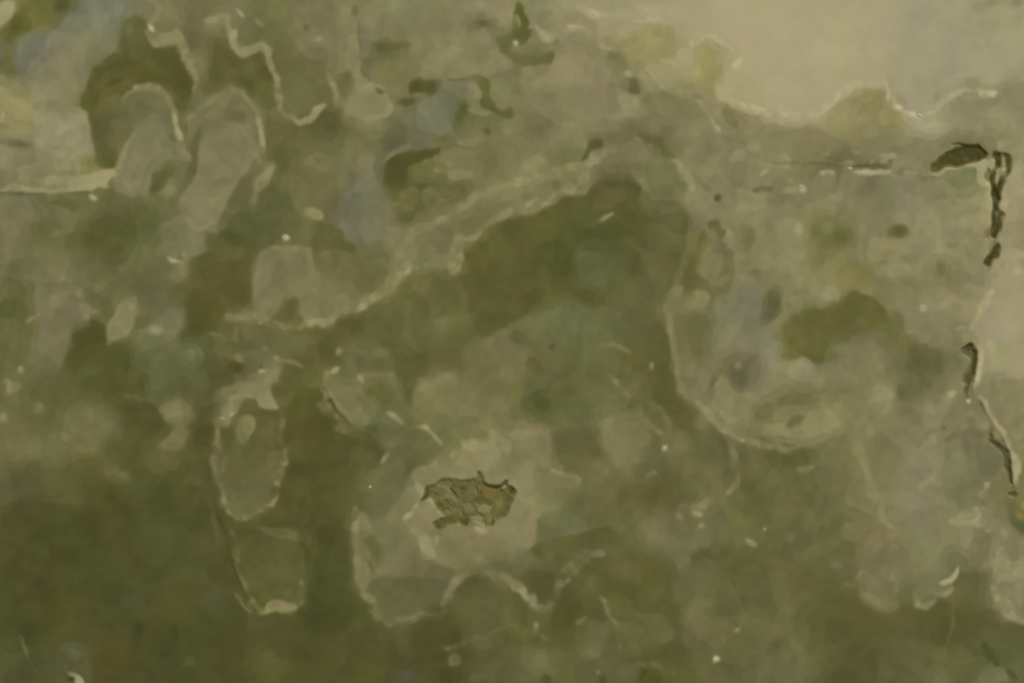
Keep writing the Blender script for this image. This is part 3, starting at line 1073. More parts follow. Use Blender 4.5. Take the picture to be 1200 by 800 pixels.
T 800 267 3
p 118,117,91 6 110,240 200,200 290,230 260,310 270,380 330,400 325,450 200,450 110,420 120,340 190,310
d 122,126,110 30 220,240
d 114,114,94 40 240,340
p 100,96,62 4 280,230 340,220 340,290 300,350 260,330
p 97,92,50 6 400,300 540,290 600,215 680,250 780,380 760,440 560,380 480,500 380,430 370,380
d 112,106,74 100 640,440
p 104,98,62 6 780,430 900,470 910,570 740,610 760,520
p 130,124,93 6 330,500 400,470 470,490 460,540 300,560
d 120,112,88 50 250,550
p 101,94,66 4 170,470 200,455 270,490 240,540 170,520
d 128,120,90 16 190,485
p 112,106,64 5 230,650 280,600 440,565 600,570 610,620 480,610 360,640 300,690 250,690
p 128,122,82 4 300,690 360,645 480,620 620,640 540,690 440,730 330,745 230,710
p 106,100,60 2 355,690 385,655 440,650 420,680 380,705
l 142,136,98 5 348,690 372,655 415,638
l 124,118,78 6 230,690 300,750 400,770 480,760
l 106,100,58 6 210,700 280,740 380,745
l 122,116,76 10 605,680 590,740 600,800
p 134,128,92 4 890,265 970,250 1010,290 980,310 930,290
p 150,143,104 2 1060,220 1095,215 1080,270 1040,330 1005,345 1030,290
l 162,154,116 7 1050,440 1045,500 1030,545 1015,565
p 132,126,86 5 680,140 800,130 800,170 690,180
d 112,106,70 40 900,140
T 0 533 3
p 79,77,41 9 -30,200 100,160 300,200 450,150 640,160 760,180 790,340 850,480 890,560 700,600 400,620 200,600 -30,560
d 86,73,47 50 20,320
d 83,71,40 50 140,430
d 69,78,43 80 300,400
d 72,80,48 70 560,260
d 84,87,54 60 470,490
d 84,83,57 42 740,500
d 86,81,46 50 390,260
d 84,73,38 70 400,700
d 84,84,40 60 250,560
d 78,76,48 80 660,380
p 107,101,63 2.5 740,60 760,-10 1000,-20 1010,40 970,80 960,150 930,200 860,220 810,215 770,130
d 101,96,49 75 880,20
l 122,116,82 6 790,0 780,60
l 80,75,40 5 745,160 780,250 800,370 850,490 890,545
l 97,95,67 6 750,200 765,300
p 91,89,48 4 810,240 890,250 1070,260 1075,480 1050,540 930,550 880,530 830,400 810,330
p 104,96,60 3 890,255 1060,265 1075,300 930,290
p 124,118,78 3 930,525 980,510 1055,525 1040,555 930,550
d 96,98,58 60 1010,460
d 88,90,42 45 890,370
l 126,122,88 4 825,480 850,525 880,550
p 93,86,46 5 970,90 1060,50 1070,180 1000,240 900,235 950,190
p 140,134,98 2 235,760 270,765 310,795 300,805 260,805
d 97,95,63 40 255,690
d 62,56,34 11 250,783
l 106,106,70 4 68,640 95,700
T 400 533 3
p 100,97,62 5 80,440 200,430 330,420 340,500 280,560 170,590 110,580 120,520
p 112,107,73 6 90,260 200,230 260,330 300,400 200,430 110,400
p 105,104,69 6 90,60 200,20 250,80 200,180 110,220
p 116,113,79 3 160,220 240,100 290,150 220,230 170,260
p 112,108,74 4 45,380 90,370 105,460 70,470
l 150,144,104 4 218,225 270,165
p 104,106,70 6 680,220 760,190 880,220 860,270 760,280 690,300
p 114,107,71 2 720,70 780,62 830,60 850,95 800,120 740,100
l 116,109,74 9 440,410 500,390 560,420 620,455 650,490 680,530 720,545 755,500 760,430 800,385 850,355 920,345
l 126,118,82 8 370,490 395,440 440,425
d 97,99,59 70 470,530
d 98,89,54 60 480,450
d 82,80,44 70 780,530
d 92,88,42 60 1000,480
p 107,100,68 5 880,610 940,600 900,720 860,700
p 84,82,42 4 1040,740 1090,730 1130,805 1030,805
d 82,76,40 100 60,660
d 80,77,42 80 320,620
d 100,100,60 60 640,760
T 800 533 3
d 96,90,50 120 540,520
d 92,86,46 140 760,640
d 100,95,56 100 300,450
d 98,94,54 100 250,200
d 97,92,54 80 430,130
d 98,93,54 90 560,700
p 110,109,75 5 810,400 900,380 960,390 950,440 900,500 830,530 810,470
l 136,130,92 7 815,480 830,530 860,535 890,510
l 124,118,80 6 815,400 830,450
l 164,158,118 4 905,455 940,440 965,410 970,390
l 136,134,96 6 890,490 930,485 955,470
p 126,120,86 3 1050,170 1130,210 1199,300 1199,380 1120,400 1090,300 1050,240 940,240 950,205 1040,200
p 132,126,92 3 1080,440 1100,390 1160,400 1199,380 1199,590 1150,570 1110,530 1060,505
p 112,107,78 5 1010,260 1080,260 1090,380 1010,400
p 100,94,58 6 1000,400 1080,420 1060,500 980,500
l 152,146,108 7 1140,510 1165,560 1199,590
d 144,138,104 24 1170,420
d 140,134,100 20 1125,270
d 120,112,76 60 690,420
d 118,110,76 50 690,490
d 95,91,54 70 168,363
d 98,94,56 60 100,420
T 400 533 3
p 101,99,63 3 85,290 130,270 150,330 130,400 100,380
d 106,104,70 40 180,300
T 0 0 1
d 170,160,124 60 945,44
d 169,159,122 50 870,40
d 168,158,122 50 930,95
p 108,103,70 2 226,128 262,112 290,125 300,165 290,150 268,140 246,142 232,168 222,200 205,222 214,190 222,160
p 124,118,86 1.5 240,160 266,146 288,150 297,185 282,215 262,245 222,240 209,232 230,200 234,178
p 118,115,84 1.5 152,168 170,148 190,147 203,170 208,205 195,228 165,232 137,222 143,196
p 106,101,67 2 158,112 180,104 197,118 204,150 190,143 168,143 150,160 153,130
p 108,102,70 2 180,205 192,196 204,200 196,222 180,232 172,226
p 136,131,98 3 42,122 88,122 104,135 110,160 105,185 60,182 36,165
d 128,124,86 30 60,95
p 92,87,44 2.5 98,98 118,78 140,62 165,72 210,84 226,90 226,110 205,95 190,88 160,90 138,104 118,120 104,126
p 102,97,58 3 108,130 140,108 152,120 142,150 138,195 118,196 112,160
p 88,81,41 2 160,84 185,86 226,82 227,106 208,106 196,96
p 116,112,78 2.5 305,290 330,288 362,292 366,330 345,320 332,340 330,360 300,372 296,345 302,320
p 118,112,76 2.5 350,340 372,335 400,336 425,350 440,342 420,358 385,376 358,378 350,360
p 106,101,62 3 372,290 410,296 440,310 455,300 452,330 430,345 405,335 372,330
p 116,111,72 2 500,172 530,165 566,170 588,184 594,200 560,206 520,206 496,200
p 91,86,44 2 452,186 478,180 520,172 512,186 490,190 478,206 462,222 450,214
p 108,103,54 2 482,194 508,190 506,204 488,208
p 112,105,64 1.5 470,224 486,218 494,232 484,244 470,240
p 112,106,68 1.5 496,220 516,224 520,236 506,246 496,238
p 94,88,50 2 462,240 488,246 482,256 460,258
p 112,112,94 3 402,232 422,222 440,232 452,240 458,258 440,276 412,276 398,262
d 106,105,92 14 416,246
T 470 535 8
p 112,105,66 1.5 330,265 450,265 480,340 540,420 560,470 500,460 430,400 330,400
p 94,88,47 1.5 310,410 480,440 380,520 340,480
p 100,93,54 1.5 450,270 560,280 600,420 560,430 510,340
p 101,94,47 1.5 700,260 780,260 930,310 870,420 780,400
p 116,109,70 1.5 700,480 780,420 870,470 830,530 720,530
p 118,110,72 1.5 640,570 700,540 780,560 760,640 700,650 650,620
p 92,86,45 1.5 430,550 560,570 640,580 610,650 540,630 440,620 340,680 315,640
p 96,91,44 1.5 940,300 1050,300 1000,480 930,550 920,480 960,400
p 112,105,60 1.5 880,400 960,410 950,470 890,480
p 104,97,58 1.5 250,270 320,270 310,380 240,380
l 80,74,40 3 190,400 230,370 245,270
l 80,74,38 3 900,292 945,268 995,236
l 76,70,34 3 800,262 900,292
l 80,74,40 3 320,660 350,680 430,640
T 0 0 1
v 132,126,86 9 297,372 345,384 378,378 410,362 440,345 465,326 482,312 528,318
v 134,127,88 8 528,318 541,300 545,282 575,258 600,247 650,232 688,205 705,182 745,168 788,184 808,208
v 134,127,88 10 480,276 540,242 580,219 640,206 700,192
v 128,121,82 7 808,208 815,250 812,285 800,318 790,345 785,372 795,445 815,470 840,494 872,514 930,524
v 134,127,90 8 830,230 850,262 864,292 868,325
v 126,120,82 6 786,345 806,338 826,345 828,372
v 160,152,112 7 1160,345 1150,368 1139,385 1130,392
v 150,143,105 6 1143,405 1147,430 1140,450 1133,462
v 148,141,104 6 1146,464 1158,485 1172,510 1184,535 1188,560
v 144,137,100 6 1172,545 1150,575 1140,610 1165,620 1180,660 1165,690
v 130,124,88 7 1130,500 1108,520 1098,560 1085,565
v 146,139,103 7 622,30 645,44 680,32 700,46 722,60
v 158,149,114 8 655,4 690,16 730,20 760,24 785,28 808,46
v 166,158,120 7 790,76 808,52 826,44 845,52 842,80 838,102 852,118 890,130
v 170,161,124 9 890,132 935,136 965,130 985,108 1005,96
v 172,164,128 6 1038,96 1046,118 1058,128 1076,136 1094,128 1110,112 1135,106 1165,112
v 126,119,83 7 740,85 760,100 790,112 815,122 840,152
v 138,131,92 7 905,188 940,186 985,192 1010,200 1045,196 1080,204
v 124,118,84 6 160,102 185,104 200,125 208,155 218,175
v 122,116,82 7 222,140 245,118 270,108 292,118 306,150 310,170 300,195 290,225
v 130,124,86 7 135,205 150,172 165,150
v 126,120,80 6 178,34 182,50 200,50 212,40 218,60 226,82 228,105
v 126,120,82 6 242,26 262,20
v 126,120,82 6 318,75 326,105 330,128
v 120,114,76 6 405,0 412,30 420,60 418,90 440,105
v 122,116,82 8 420,595 416,640 418,680 440,715 462,728 500,724 525,715
v 126,119,84 7 520,705 532,682 560,668 590,682 612,690 626,706 642,715 655,695 672,668 706,648
v 124,117,82 7 485,560 505,545 540,525 575,512 600,508 640,505 642,530 660,545
v 128,122,84 6 256,500 249,545 262,590 272,606 300,606 322,590 326,560 336,548 334,490
v 128,121,84 7 262,486 275,470 300,455 320,440 332,432
v 120,114,78 6 382,440 384,470 400,490 412,505
v 108,102,64 5 270,620 285,680 300,712 350,712 356,660
v 116,110,74 7 60,320 95,340 100,362 108,380
v 118,112,78 6 130,400 145,370 160,350
v 116,110,72 6 605,555 640,545 650,550 680,560
v 112,106,70 6 690,430 720,445 745,470 760,500 780,520
v 126,120,84 6 925,490 905,472 930,455 975,455 1000,470
v 120,114,76 6 1000,490 1010,540 1030,590 1050,640
v 138,131,96 7 1170,640 1162,690 1180,720 1200,728
v 124,118,80 7 985,690 1020,660 1055,680 1050,710
v 118,112,76 6 840,480 870,560 830,600 800,590
v 108,103,68 6 700,700 715,720 730,760 760,780
v 110,104,68 6 520,760 560,745 600,735 640,750
l 76,66,34 3 1164,305 1158,318
l 82,74,42 2.5 1135,402 1142,416 1140,436
l 84,76,44 2.5 1160,488 1172,512 1182,540 1186,566
T 90 90 4.001
p 106,101,66 3 230,80 290,40 360,45 420,80 450,160 470,280 440,330 420,260 390,180 330,170 280,210 240,280 200,380 180,300 200,160
d 96,98,66 50 320,140
l 122,116,82 8 270,50 340,40 410,70 440,130 465,220 480,300
p 116,114,84 2 240,290 290,220 370,170 400,200 420,280 470,340 450,380 380,410 350,470 330,560 230,570 170,520 200,420
l 128,124,88 5 180,440 215,370 260,270
p 100,94,58 2 350,480 390,420 460,400 490,440 470,470 430,460 400,500 390,570 340,560
p 117,113,75 2 410,540 430,470 460,460 460,540 430,570
p 114,109,74 3 510,310 520,200 600,130 690,60 770,70 830,120 860,200 880,330 830,400 820,300 790,210 740,190 680,230 590,260 560,290 540,380 500,500 480,540 490,440
l 97,91,59 9 580,240 560,310 555,400 530,470 490,540
p 122,117,84 1.5 590,290 640,260 720,200 790,220 825,330 800,430 770,480 720,560 680,640 640,700 560,740 510,640 475,600 530,530 570,420 570,340
p 106,100,66 3 620,250 700,150 790,160 800,220 740,200 670,240
p 126,119,86 2 480,345 520,310 530,380 500,370
l 152,145,107 5 455,180 470,260 485,300
l 142,135,98 6 850,200 865,280 880,330
l 97,91,57 8 890,150 900,260 895,340
p 106,100,68 2 770,480 830,420 880,400 830,520 790,600 690,630 720,560
p 122,115,80 2 830,560 840,500 890,440 930,380 940,420 880,510 820,600
l 142,134,96 4 830,580 850,500
p 140,134,94 3 -40,480 60,450 180,440 150,490 100,520 -40,530
l 162,155,114 4 -40,527 80,515 110,490
l 84,78,48 4 -40,545 90,545
p 96,98,58 5 180,590 330,580 420,640 400,700 260,690
p 78,80,38 4 180,730 340,700 350,750 270,780
p 110,112,76 4 350,720 410,700 420,660 500,740 480,780 360,780
T 560 160 3.333
d 104,98,57 80 700,420
d 106,100,60 70 690,620
d 100,92,52 60 620,750
d 104,93,55 50 490,210
p 104,106,66 5 650,110 740,130 820,190 780,240 700,240 660,190
l 120,116,80 8 600,130 640,170 680,230 760,250
l 98,91,62 5 840,150 870,190 900,210
d 96,90,60 16 935,240
p 104,97,62 2 900,330 940,330 970,380 950,390
p 84,88,44 6 340,330 460,290 540,340 540,410 450,420 330,470 240,500 280,430
p 94,97,60 7 390,440 500,430 560,510 540,590 430,580 380,500
p 86,88,50 6 420,600 520,590 560,640 480,680 400,660
p 100,104,66 7 230,690 350,640 480,690 560,670 560,740 450,800 230,790
l 117,111,71 7 825,370 815,460 780,560 760,620
p 122,116,76 2 720,650 760,600 790,580 810,630 850,640 870,600 900,610 880,660 820,690 760,710 755,780 740,720
p 100,94,52 3 840,380 890,370 880,460 860,560 830,620 800,590 810,490
p 118,110,74 3 880,440 940,400 1000,450 990,540 930,590 870,560
l 154,147,95 4 480,330 522,303
T 770 300 3.334
p 104,98,60 4 80,260 200,240 210,330 180,420 110,400
p 116,116,93 5 310,150 400,140 420,200 380,260 400,330 460,330 460,390 370,380 300,330 320,240
p 122,120,86 4 220,170 310,140 330,230 230,240
p 120,117,82 5 220,280 300,250 330,330 250,400 215,360
p 100,97,66 3 420,150 480,135 480,230 440,260 400,270 390,240 430,200
p 102,96,50 5 540,220 700,190 760,130 830,150 900,220 970,320 1050,380 960,390 820,300 700,330 620,380 560,360 480,310
p 114,108,77 8 700,340 820,290 930,350 960,450 850,520 700,440 620,440
p 98,91,66 4 290,420 330,390 400,420 380,500 310,530 280,480
d 126,118,88 16 310,430
p 128,122,92 5 400,470 500,420 600,420 630,470 560,510 400,540
p 126,120,82 4 600,490 700,460 800,440 830,500 720,520 640,530
p 112,106,66 4 360,610 430,560 540,520 700,520 780,540 760,590 600,580 520,620 440,660 380,650
p 126,120,80 4 370,660 480,680 500,620 560,610 650,600 780,600 740,660 620,700 480,720 400,700
p 100,94,56 1.5 500,660 530,625 590,615 570,645 520,675
l 134,128,92 4 495,660 515,620 560,605
l 118,112,74 7 360,660 420,710 500,730 600,720 700,740
l 104,98,56 6 350,700 450,730 540,745
l 130,123,86 6 50,230 60,330 85,440 110,540 180,600 240,660 330,710
l 146,139,102 5 140,560 210,620
p 98,92,60 2 205,520 235,450 240,490 215,550
l 140,133,98 4 215,530 245,480
l 132,126,92 4 175,500 190,530
p 104,98,66 5 960,400 1060,390 1060,520 930,570 960,480
T 600 0 3.6375
p 112,110,74 4 560,400 680,430 800,450 780,480 640,450 560,430
l 146,138,102 6 575,310 630,370 720,410 800,440 840,510 885,560
l 162,152,118 5 850,530 885,560
p 106,95,62 2 480,340 510,320 545,370 530,405 490,390
d 152,144,110 18 495,315
p 118,107,74 5 680,480 760,470 840,500 760,530
p 92,84,50 2 305,680 340,620 390,595 400,630 360,640 320,680
p 100,92,58 2 550,580 600,590 650,640 720,670 650,670 600,620
p 102,104,64 4 600,650 680,670 640,690
p 104,98,62 3 -20,210 100,240 175,200 180,260 60,270 -20,250
p 140,132,78 4 800,210 870,210 890,290 860,380 820,310
p 140,132,80 4 490,160 570,150 600,110 690,120 680,200 640,260 560,230
l 166,158,120 6 760,190 780,165 860,165 890,185 935,220
l 176,168,126 6 950,290 975,265
l 164,157,116 8 870,380 890,420 950,450 1060,465
l 160,153,120 6 240,118 300,116
l 152,144,112 7 90,110 120,150 150,180
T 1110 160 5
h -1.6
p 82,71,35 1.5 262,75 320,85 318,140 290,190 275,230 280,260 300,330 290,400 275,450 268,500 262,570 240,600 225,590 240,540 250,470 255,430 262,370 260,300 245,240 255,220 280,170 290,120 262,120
l 150,142,104 5 320,60 300,40 340,20
l 156,148,110 5 340,130 330,190 310,240
l 150,143,106 4 262,400 255,430
l 148,141,104 4 235,300 240,380 232,440
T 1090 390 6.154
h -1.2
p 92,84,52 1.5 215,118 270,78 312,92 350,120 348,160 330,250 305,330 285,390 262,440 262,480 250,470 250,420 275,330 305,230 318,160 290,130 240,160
l 164,156,118 6 375,140 365,230 345,310 310,395
l 160,152,112 6 345,465 400,555 450,640 495,720 525,760
l 92,84,54 3 340,490 395,585 440,665 455,740 500,790
T 0 0 1
d 150,148,110 12 8,10
d 112,113,93 26 85,36
d 112,114,97 20 108,14
d 110,111,93 18 34,60
d 133,129,97 26 55,100
d 140,134,101 22 80,150
l 104,95,60 4 905,193 945,190 985,196 1010,197 1045,195 1078,203
l 112,103,68 5 930,186 960,180 985,188
l 172,164,124 4 1000,203 1022,204 1042,201
l 158,150,112 4 960,202 978,204
l 160,153,114 4 1030,183 1050,180
l 156,149,110 4 890,205 900,200
l 150,142,104 3 1176,180 1179,215 1174,238 1175,265 1170,295
l 148,140,102 3 1160,205 1161,235 1160,262 1156,292
l 80,70,36 4.5 1168,176 1172,200 1171,220 1165,240 1168,262 1165,285 1162,300 1158,312
l 86,77,44 2.6 1137,401 1143,415 1142,438 1138,460
l 88,79,46 2.6 1148,470 1158,488 1170,510 1181,536 1186,562 1187,585
l 168,160,122 3 1147,412 1148,432 1143,450
l 164,156,116 3 1152,468 1164,488 1176,512 1187,540
d 112,110,80 30 432,250
d 106,107,83 18 422,246
d 118,116,82 18 440,270
d 110,108,74 14 448,232
d 116,112,76 14 458,250
d 117,117,90 26 866,368
d 119,118,88 22 880,395
d 112,113,86 22 512,132
d 120,118,88 24 1082,545
d 84,77,42 9 72,6
d 108,102,66 40 925,772
d 104,98,62 42 1065,775
d 108,102,65 30 905,720
d 120,111,77 26 1035,682
d 121,115,80 22 330,312
d 119,113,79 16 350,335
d 121,116,83 24 70,358
d 112,108,74 20 40,330
d 106,102,66 18 132,503
d 99,98,63 10 434,643
d 92,88,52 18 856,654
d 136,127,94 30 694,100
d 132,124,90 26 660,115
d 112,107,70 12 628,62
d 110,111,66 8 606,30
d 108,104,66 16 470,480
d 114,108,70 18 560,430
d 98,94,56 20 760,400
d 96,96,58 26 690,420
d 104,99,56 16 478,232
d 106,101,60 14 508,232
d 98,93,50 12 492,240
p 128,123,84 2 196,40 205,32 214,36 217,46 213,56 208,48 200,48 188,52 180,46 186,42
p 130,125,86 2 272,40 278,50 288,54 300,50 308,46 314,54 314,66 306,58 296,62 284,62 276,56
d 122,116,80 14 430,122
l 150,144,104 4 606,20 608,30
p 104,97,60 6 770,230 800,240 808,290 792,330 770,350 740,340 752,300
p 98,97,58 7 700,330 740,320 770,345 780,380 740,400 700,380
"""  # the brightest dots and dashes above are painted glints
import math
# ---------------------------------------------------------------- stone pattern
S = 1.2                                   # sample step, in pattern units
PX0, PX1, PY0, PY1 = -12.0, 1212.0, -12.0, 816.0
gx = np.arange(PX0, PX1 + 1e-6, S); gy = np.arange(PY0, PY1 + 1e-6, S)
NX, NY = len(gx), len(gy)
GX, GY = np.meshgrid(gx, gy)

def lattice(seed, n=256):
    return np.random.default_rng(seed).random((n, n)) * 2 - 1
def vnoise(x, y, wl, seed):
    """smooth value noise, wavelength wl, roughly -1..1"""
    L = lattice(seed); n = L.shape[0]
    u = x / wl + 37.3; v = y / wl + 51.7
    i = np.floor(u).astype(int); j = np.floor(v).astype(int)
    fu = u - i; fv = v - j
    fu = fu * fu * fu * (fu * (fu * 6 - 15) + 10); fv = fv * fv * fv * (fv * (fv * 6 - 15) + 10)
    i0 = i % n; i1 = (i + 1) % n; j0 = j % n; j1 = (j + 1) % n
    a = L[j0, i0] * (1 - fu) + L[j0, i1] * fu
    b = L[j1, i0] * (1 - fu) + L[j1, i1] * fu
    return a * (1 - fv) + b * fv
def fbm(x, y, wl, seed, octs=4, g=0.5):
    s = 0.0; a = 1.0
    for o in range(octs):
        s = s + a * vnoise(x, y, wl / 2 ** o, seed + o * 17); a *= g
    return s

# warped coordinates: every outline below wanders like a mineral boundary
WX = GX + 2.0 * fbm(GX, GY, 34, 1, 4, 0.6) + 1.7 * vnoise(GX, GY, 13, 3) + .8 * vnoise(GX, GY, 6, 13)
WY = GY + 2.0 * fbm(GX, GY, 34, 2, 4, 0.6) + 1.7 * vnoise(GX, GY, 13, 4) + .8 * vnoise(GX, GY, 6, 14)

MOT = np.clip(fbm(GX + 14 * vnoise(GX, GY, 40, 31), GY + 14 * vnoise(GX, GY, 40, 32), 26, 21, 4, .6), -1, 1)
FINE = fbm(WX, WY, 7, 41, 3, .6)
CRX = 3.2 * vnoise(GX, GY, 21, 101) + 1.6 * vnoise(GX, GY, 8, 102); CRY_ = 3.2 * vnoise(GX, GY, 21, 103) + 1.6 * vnoise(GX, GY, 8, 104)
STR = np.clip(1.15 - 2.4 * np.abs(fbm(WX, WY, 15, 105, 3, .6)), 0, 1)
SOFT = np.clip(1.3 * fbm(GX, GY, 46, 9, 3), -1.4, 1.25)
def smooth01(t):
    t = np.clip(t, 0, 1); return t * t * (3 - 2 * t)
def window(x0, y0, x1, y1):
    i0 = max(0, int((x0 - PX0) / S)); i1 = min(NX, int((x1 - PX0) / S) + 2)
    j0 = max(0, int((y0 - PY0) / S)); j1 = min(NY, int((y1 - PY0) / S) + 2)
    return (slice(j0, j1), slice(i0, i1)) if i1 > i0 and j1 > j0 else None
def seg_dist(x, y, a, b):
    dx, dy = b[0] - a[0], b[1] - a[1]; L = dx * dx + dy * dy + 1e-9
    t = np.clip(((x - a[0]) * dx + (y - a[1]) * dy) / L, 0, 1)
    return np.hypot(x - a[0] - t * dx, y - a[1] - t * dy), t
def rounded(pts):
    out = []; n = len(pts)                # one corner-cutting pass
    for k in range(n):
        a, b = pts[k], pts[(k + 1) % n]
        out.append((a[0] * .78 + b[0] * .22, a[1] * .78 + b[1] * .22))
        out.append((a[0] * .22 + b[0] * .78, a[1] * .22 + b[1] * .78))
    return out
def poly_sdf(x, y, pts):
    """negative inside"""
    d = np.full(x.shape, 1e9); ins = np.zeros(x.shape, bool); n = len(pts)
    for k in range(n):
        a, b = pts[k], pts[(k + 1) % n]
        d = np.minimum(d, seg_dist(x, y, a, b)[0])
        if a[1] != b[1]:
            c = (y < a[1]) != (y < b[1])
            ins ^= c & (x < a[0] + (y - a[1]) * (b[0] - a[0]) / (b[1] - a[1]))
    return np.where(ins, -d, d)

def base_colour():
    """coarse tint of the stone with some light falloff painted in, every 50 units, smoothly blended"""
    C = np.zeros((16, 24, 3)); rows = BASE.strip().split('\n'); k = 0
    while k < len(rows):
        c, r = map(int, rows[k].split())
        for q in range(4):
            C[r * 4 + q, c * 6:c * 6 + 6] = [[float(v) for v in w.split(',')] for w in rows[k + 1 + q].split()]
        k += 5
    bx = np.clip((GX + 9 * fbm(GX, GY, 60, 5, 3) - 25) / 50, 0, 22.999)
    by = np.clip((GY + 9 * fbm(GX, GY, 60, 6, 3) - 25) / 50, 0, 14.999)
    i = bx.astype(int); j = by.astype(int)
    fu = smooth01(bx - i)[..., None]; fv = smooth01(by - j)[..., None]
    return (C[j, i] * (1 - fu) + C[j, i + 1] * fu) * (1 - fv) + (C[j + 1, i] * (1 - fu) + C[j + 1, i + 1] * fu) * fv

def blur(I, n):
    for _ in range(n):
        P = np.concatenate([I[:1], I, I[-1:]], 0); I = (P[:-2] + 2 * I + P[2:]) / 4
        P = np.concatenate([I[:, :1], I, I[:, -1:]], 1); I = (P[:, :-2] + 2 * I + P[:, 2:]) / 4
    return I

def kuwahara(I, r):
    """each spot takes the calmest neighbouring quadrant: smooth mineral domains that meet along definite edges"""
    n = r + 1
    P = np.pad(np.concatenate([I, (I @ np.array([.3, .59, .11]))[..., None] ** 2], -1), ((r, r), (r, r), (0, 0)), 'edge')
    c = np.pad(P, ((1, 0), (1, 0), (0, 0))).cumsum(0).cumsum(1)
    B = (c[n:, n:] - c[:-n, n:] - c[n:, :-n] + c[:-n, :-n]) / n ** 2
    best = None
    for dy in (0, r):
        for dx in (0, r):
            q = B[dy:dy + I.shape[0], dx:dx + I.shape[1]]
            v = q[..., 3] - (q[..., :3] @ np.array([.3, .59, .11])) ** 2
            w = 1 / (v + .6) ** 3
            best = (q[..., :3] * w[..., None], w) if best is None else (best[0] + q[..., :3] * w[..., None], best[1] + w)
    return best[0] / best[1][..., None]

def paint():
    rng_p = np.random.default_rng(3)
    I = base_colour(); ID = np.zeros((NY, NX), np.int32); parts = []
    ox = oy = 0.0; z = 4.0; pend = None; ph = 0.0; H = np.zeros((NY, NX))
    for ln in PAINT.strip().split('\n'):
        w = ln.split()
        if not w: continue
        if w[0] == 'T':
            z = float(w[3]); ox, oy = float(w[1]), float(w[2])
            if z == 4: ox, oy = ox * 300, oy * 200
            continue
        if ln[0] == '@':
            pend = ln[1:].split(';'); continue
        if w[0] == 'h':
            ph = float(w[1]); continue
        col = np.array([float(v) for v in w[1].split(',')]); q = float(w[2])
        pts = [tuple(float(v) for v in p.split(',')) for p in w[3:]]
        pts = [(ox + a / z, oy + b / z) for a, b in pts]
        xs = [p[0] for p in pts]; ys = [p[1] for p in pts]
        if w[0] == 'p':
            m = q * 2 + 8; s = window(min(xs) - m, min(ys) - m, max(xs) + m, max(ys) + m)
            if s is None: continue
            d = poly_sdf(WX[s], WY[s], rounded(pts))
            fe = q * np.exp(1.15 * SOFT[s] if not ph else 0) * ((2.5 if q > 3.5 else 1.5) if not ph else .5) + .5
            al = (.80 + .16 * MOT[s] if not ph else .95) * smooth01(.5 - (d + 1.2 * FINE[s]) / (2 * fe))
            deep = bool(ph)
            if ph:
                H[s] = H[s] + ph * smooth01(.5 - d / (4.2 if ph < -2.5 else 3)); ph = 0.0  # cracks and ledges; their shade and lit walls are painted into the colour
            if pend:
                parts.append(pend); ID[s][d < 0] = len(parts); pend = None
        elif w[0] == 'd':
            r = q / z; m = r * 2 + 6; s = window(xs[0] - m, ys[0] - m, xs[0] + m, ys[0] + m)
            if s is None: continue
            d = np.hypot(WX[s] - xs[0], WY[s] - ys[0]) / r
            al = (.62 + .2 * MOT[s] if r > 8 else .85) * np.exp(-d ** 2 * 1.1) * smooth01((2 - d))
        elif w[0] == 'v':                         # crinkled vein: a soft pale band broken into scalloped strands
            m = q * 2 + 14; s = window(min(xs) - m, min(ys) - m, max(xs) + m, max(ys) + m)
            if s is None: continue
            x = WX[s] + CRX[s]; y = WY[s] + CRY_[s]; d = np.full(x.shape, 1e9)
            for k in range(len(pts) - 1): d = np.minimum(d, seg_dist(x, y, pts[k], pts[k + 1])[0])
            band = np.exp(-(d / (.62 * q)) ** 2)
            core = np.exp(-((d - .30 * q) / 1.3) ** 2)
            al = np.clip(band * (.22 + .34 * STR[s]) + .36 * core * STR[s], 0, .85) * np.clip(.85 + .5 * MOT[s], .3, 1)
            col = col * (1 + .22 * core * STR[s] + .05 * FINE[s])[..., None]  # brighter core paints a glossy highlight along the vein
        else:
            m = q * 1.6 + 8; s = window(min(xs) - m, min(ys) - m, max(xs) + m, max(ys) + m)
            if s is None: continue
            al = 0; n = len(pts) - 1; hw = q / 2.5
            x, y = (GX[s] * .5 + WX[s] * .5, GY[s] * .5 + WY[s] * .5)
            vary = 1 + .35 * vnoise(GX[s], GY[s], 14, 11)
            along = np.clip(.55 + .4 * vnoise(GX[s], GY[s], 26, 13) + .25 * FINE[s], .12, .95)
            for k in range(n):
                d, t = seg_dist(x, y, pts[k], pts[k + 1]); u = (k + t) / n
                taper = .55 + .45 * np.minimum(1, np.minimum(u, 1 - u) * 5)
                h = hw * taper * vary
                al = np.maximum(al, np.exp(-(d / (.95 * h + .5)) ** 2))
            al = al * (along if q < 50 and max(np.ptp(xs), np.ptp(ys)) > 12 else .85)
        if w[0] == 'l' and q < 8.5:           # pale veins and painted lit rims stand proud, seams and painted shade lie low
            H[s] = H[s] + al * (.22 if np.mean(col) > 128 else -.5 if col.mean() < 92 else 0)
        if w[0] == 'p' and q < 4.5 and not deep:   # growth banding: thin paler and darker shells just inside an outline
            k = rng_p.random(3); ang = 6.28 * k[0]
            u = ((GX[s] - np.mean(xs)) * math.cos(ang) + (GY[s] - np.mean(ys)) * math.sin(ang)) / (.5 * (np.ptp(xs) + np.ptp(ys)) + 1)
            rim = np.exp(-((d + 2.2) / 1.8) ** 2) * .055 - np.exp(-((d + 7) / 3) ** 2) * .03 + np.exp(-((d + 12) / 3.5) ** 2) * .022
            rim = rim * np.clip(.6 - SOFT[s], 0, 1) * (.5 + k[1])
            col = col * (1 + rim + .07 * np.clip(u, -1, 1))[..., None]
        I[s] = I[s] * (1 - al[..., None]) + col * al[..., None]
    I = blur(I, 1); far = blur(I, 12)     # boundaries are slightly diffuse, and dissolve in places
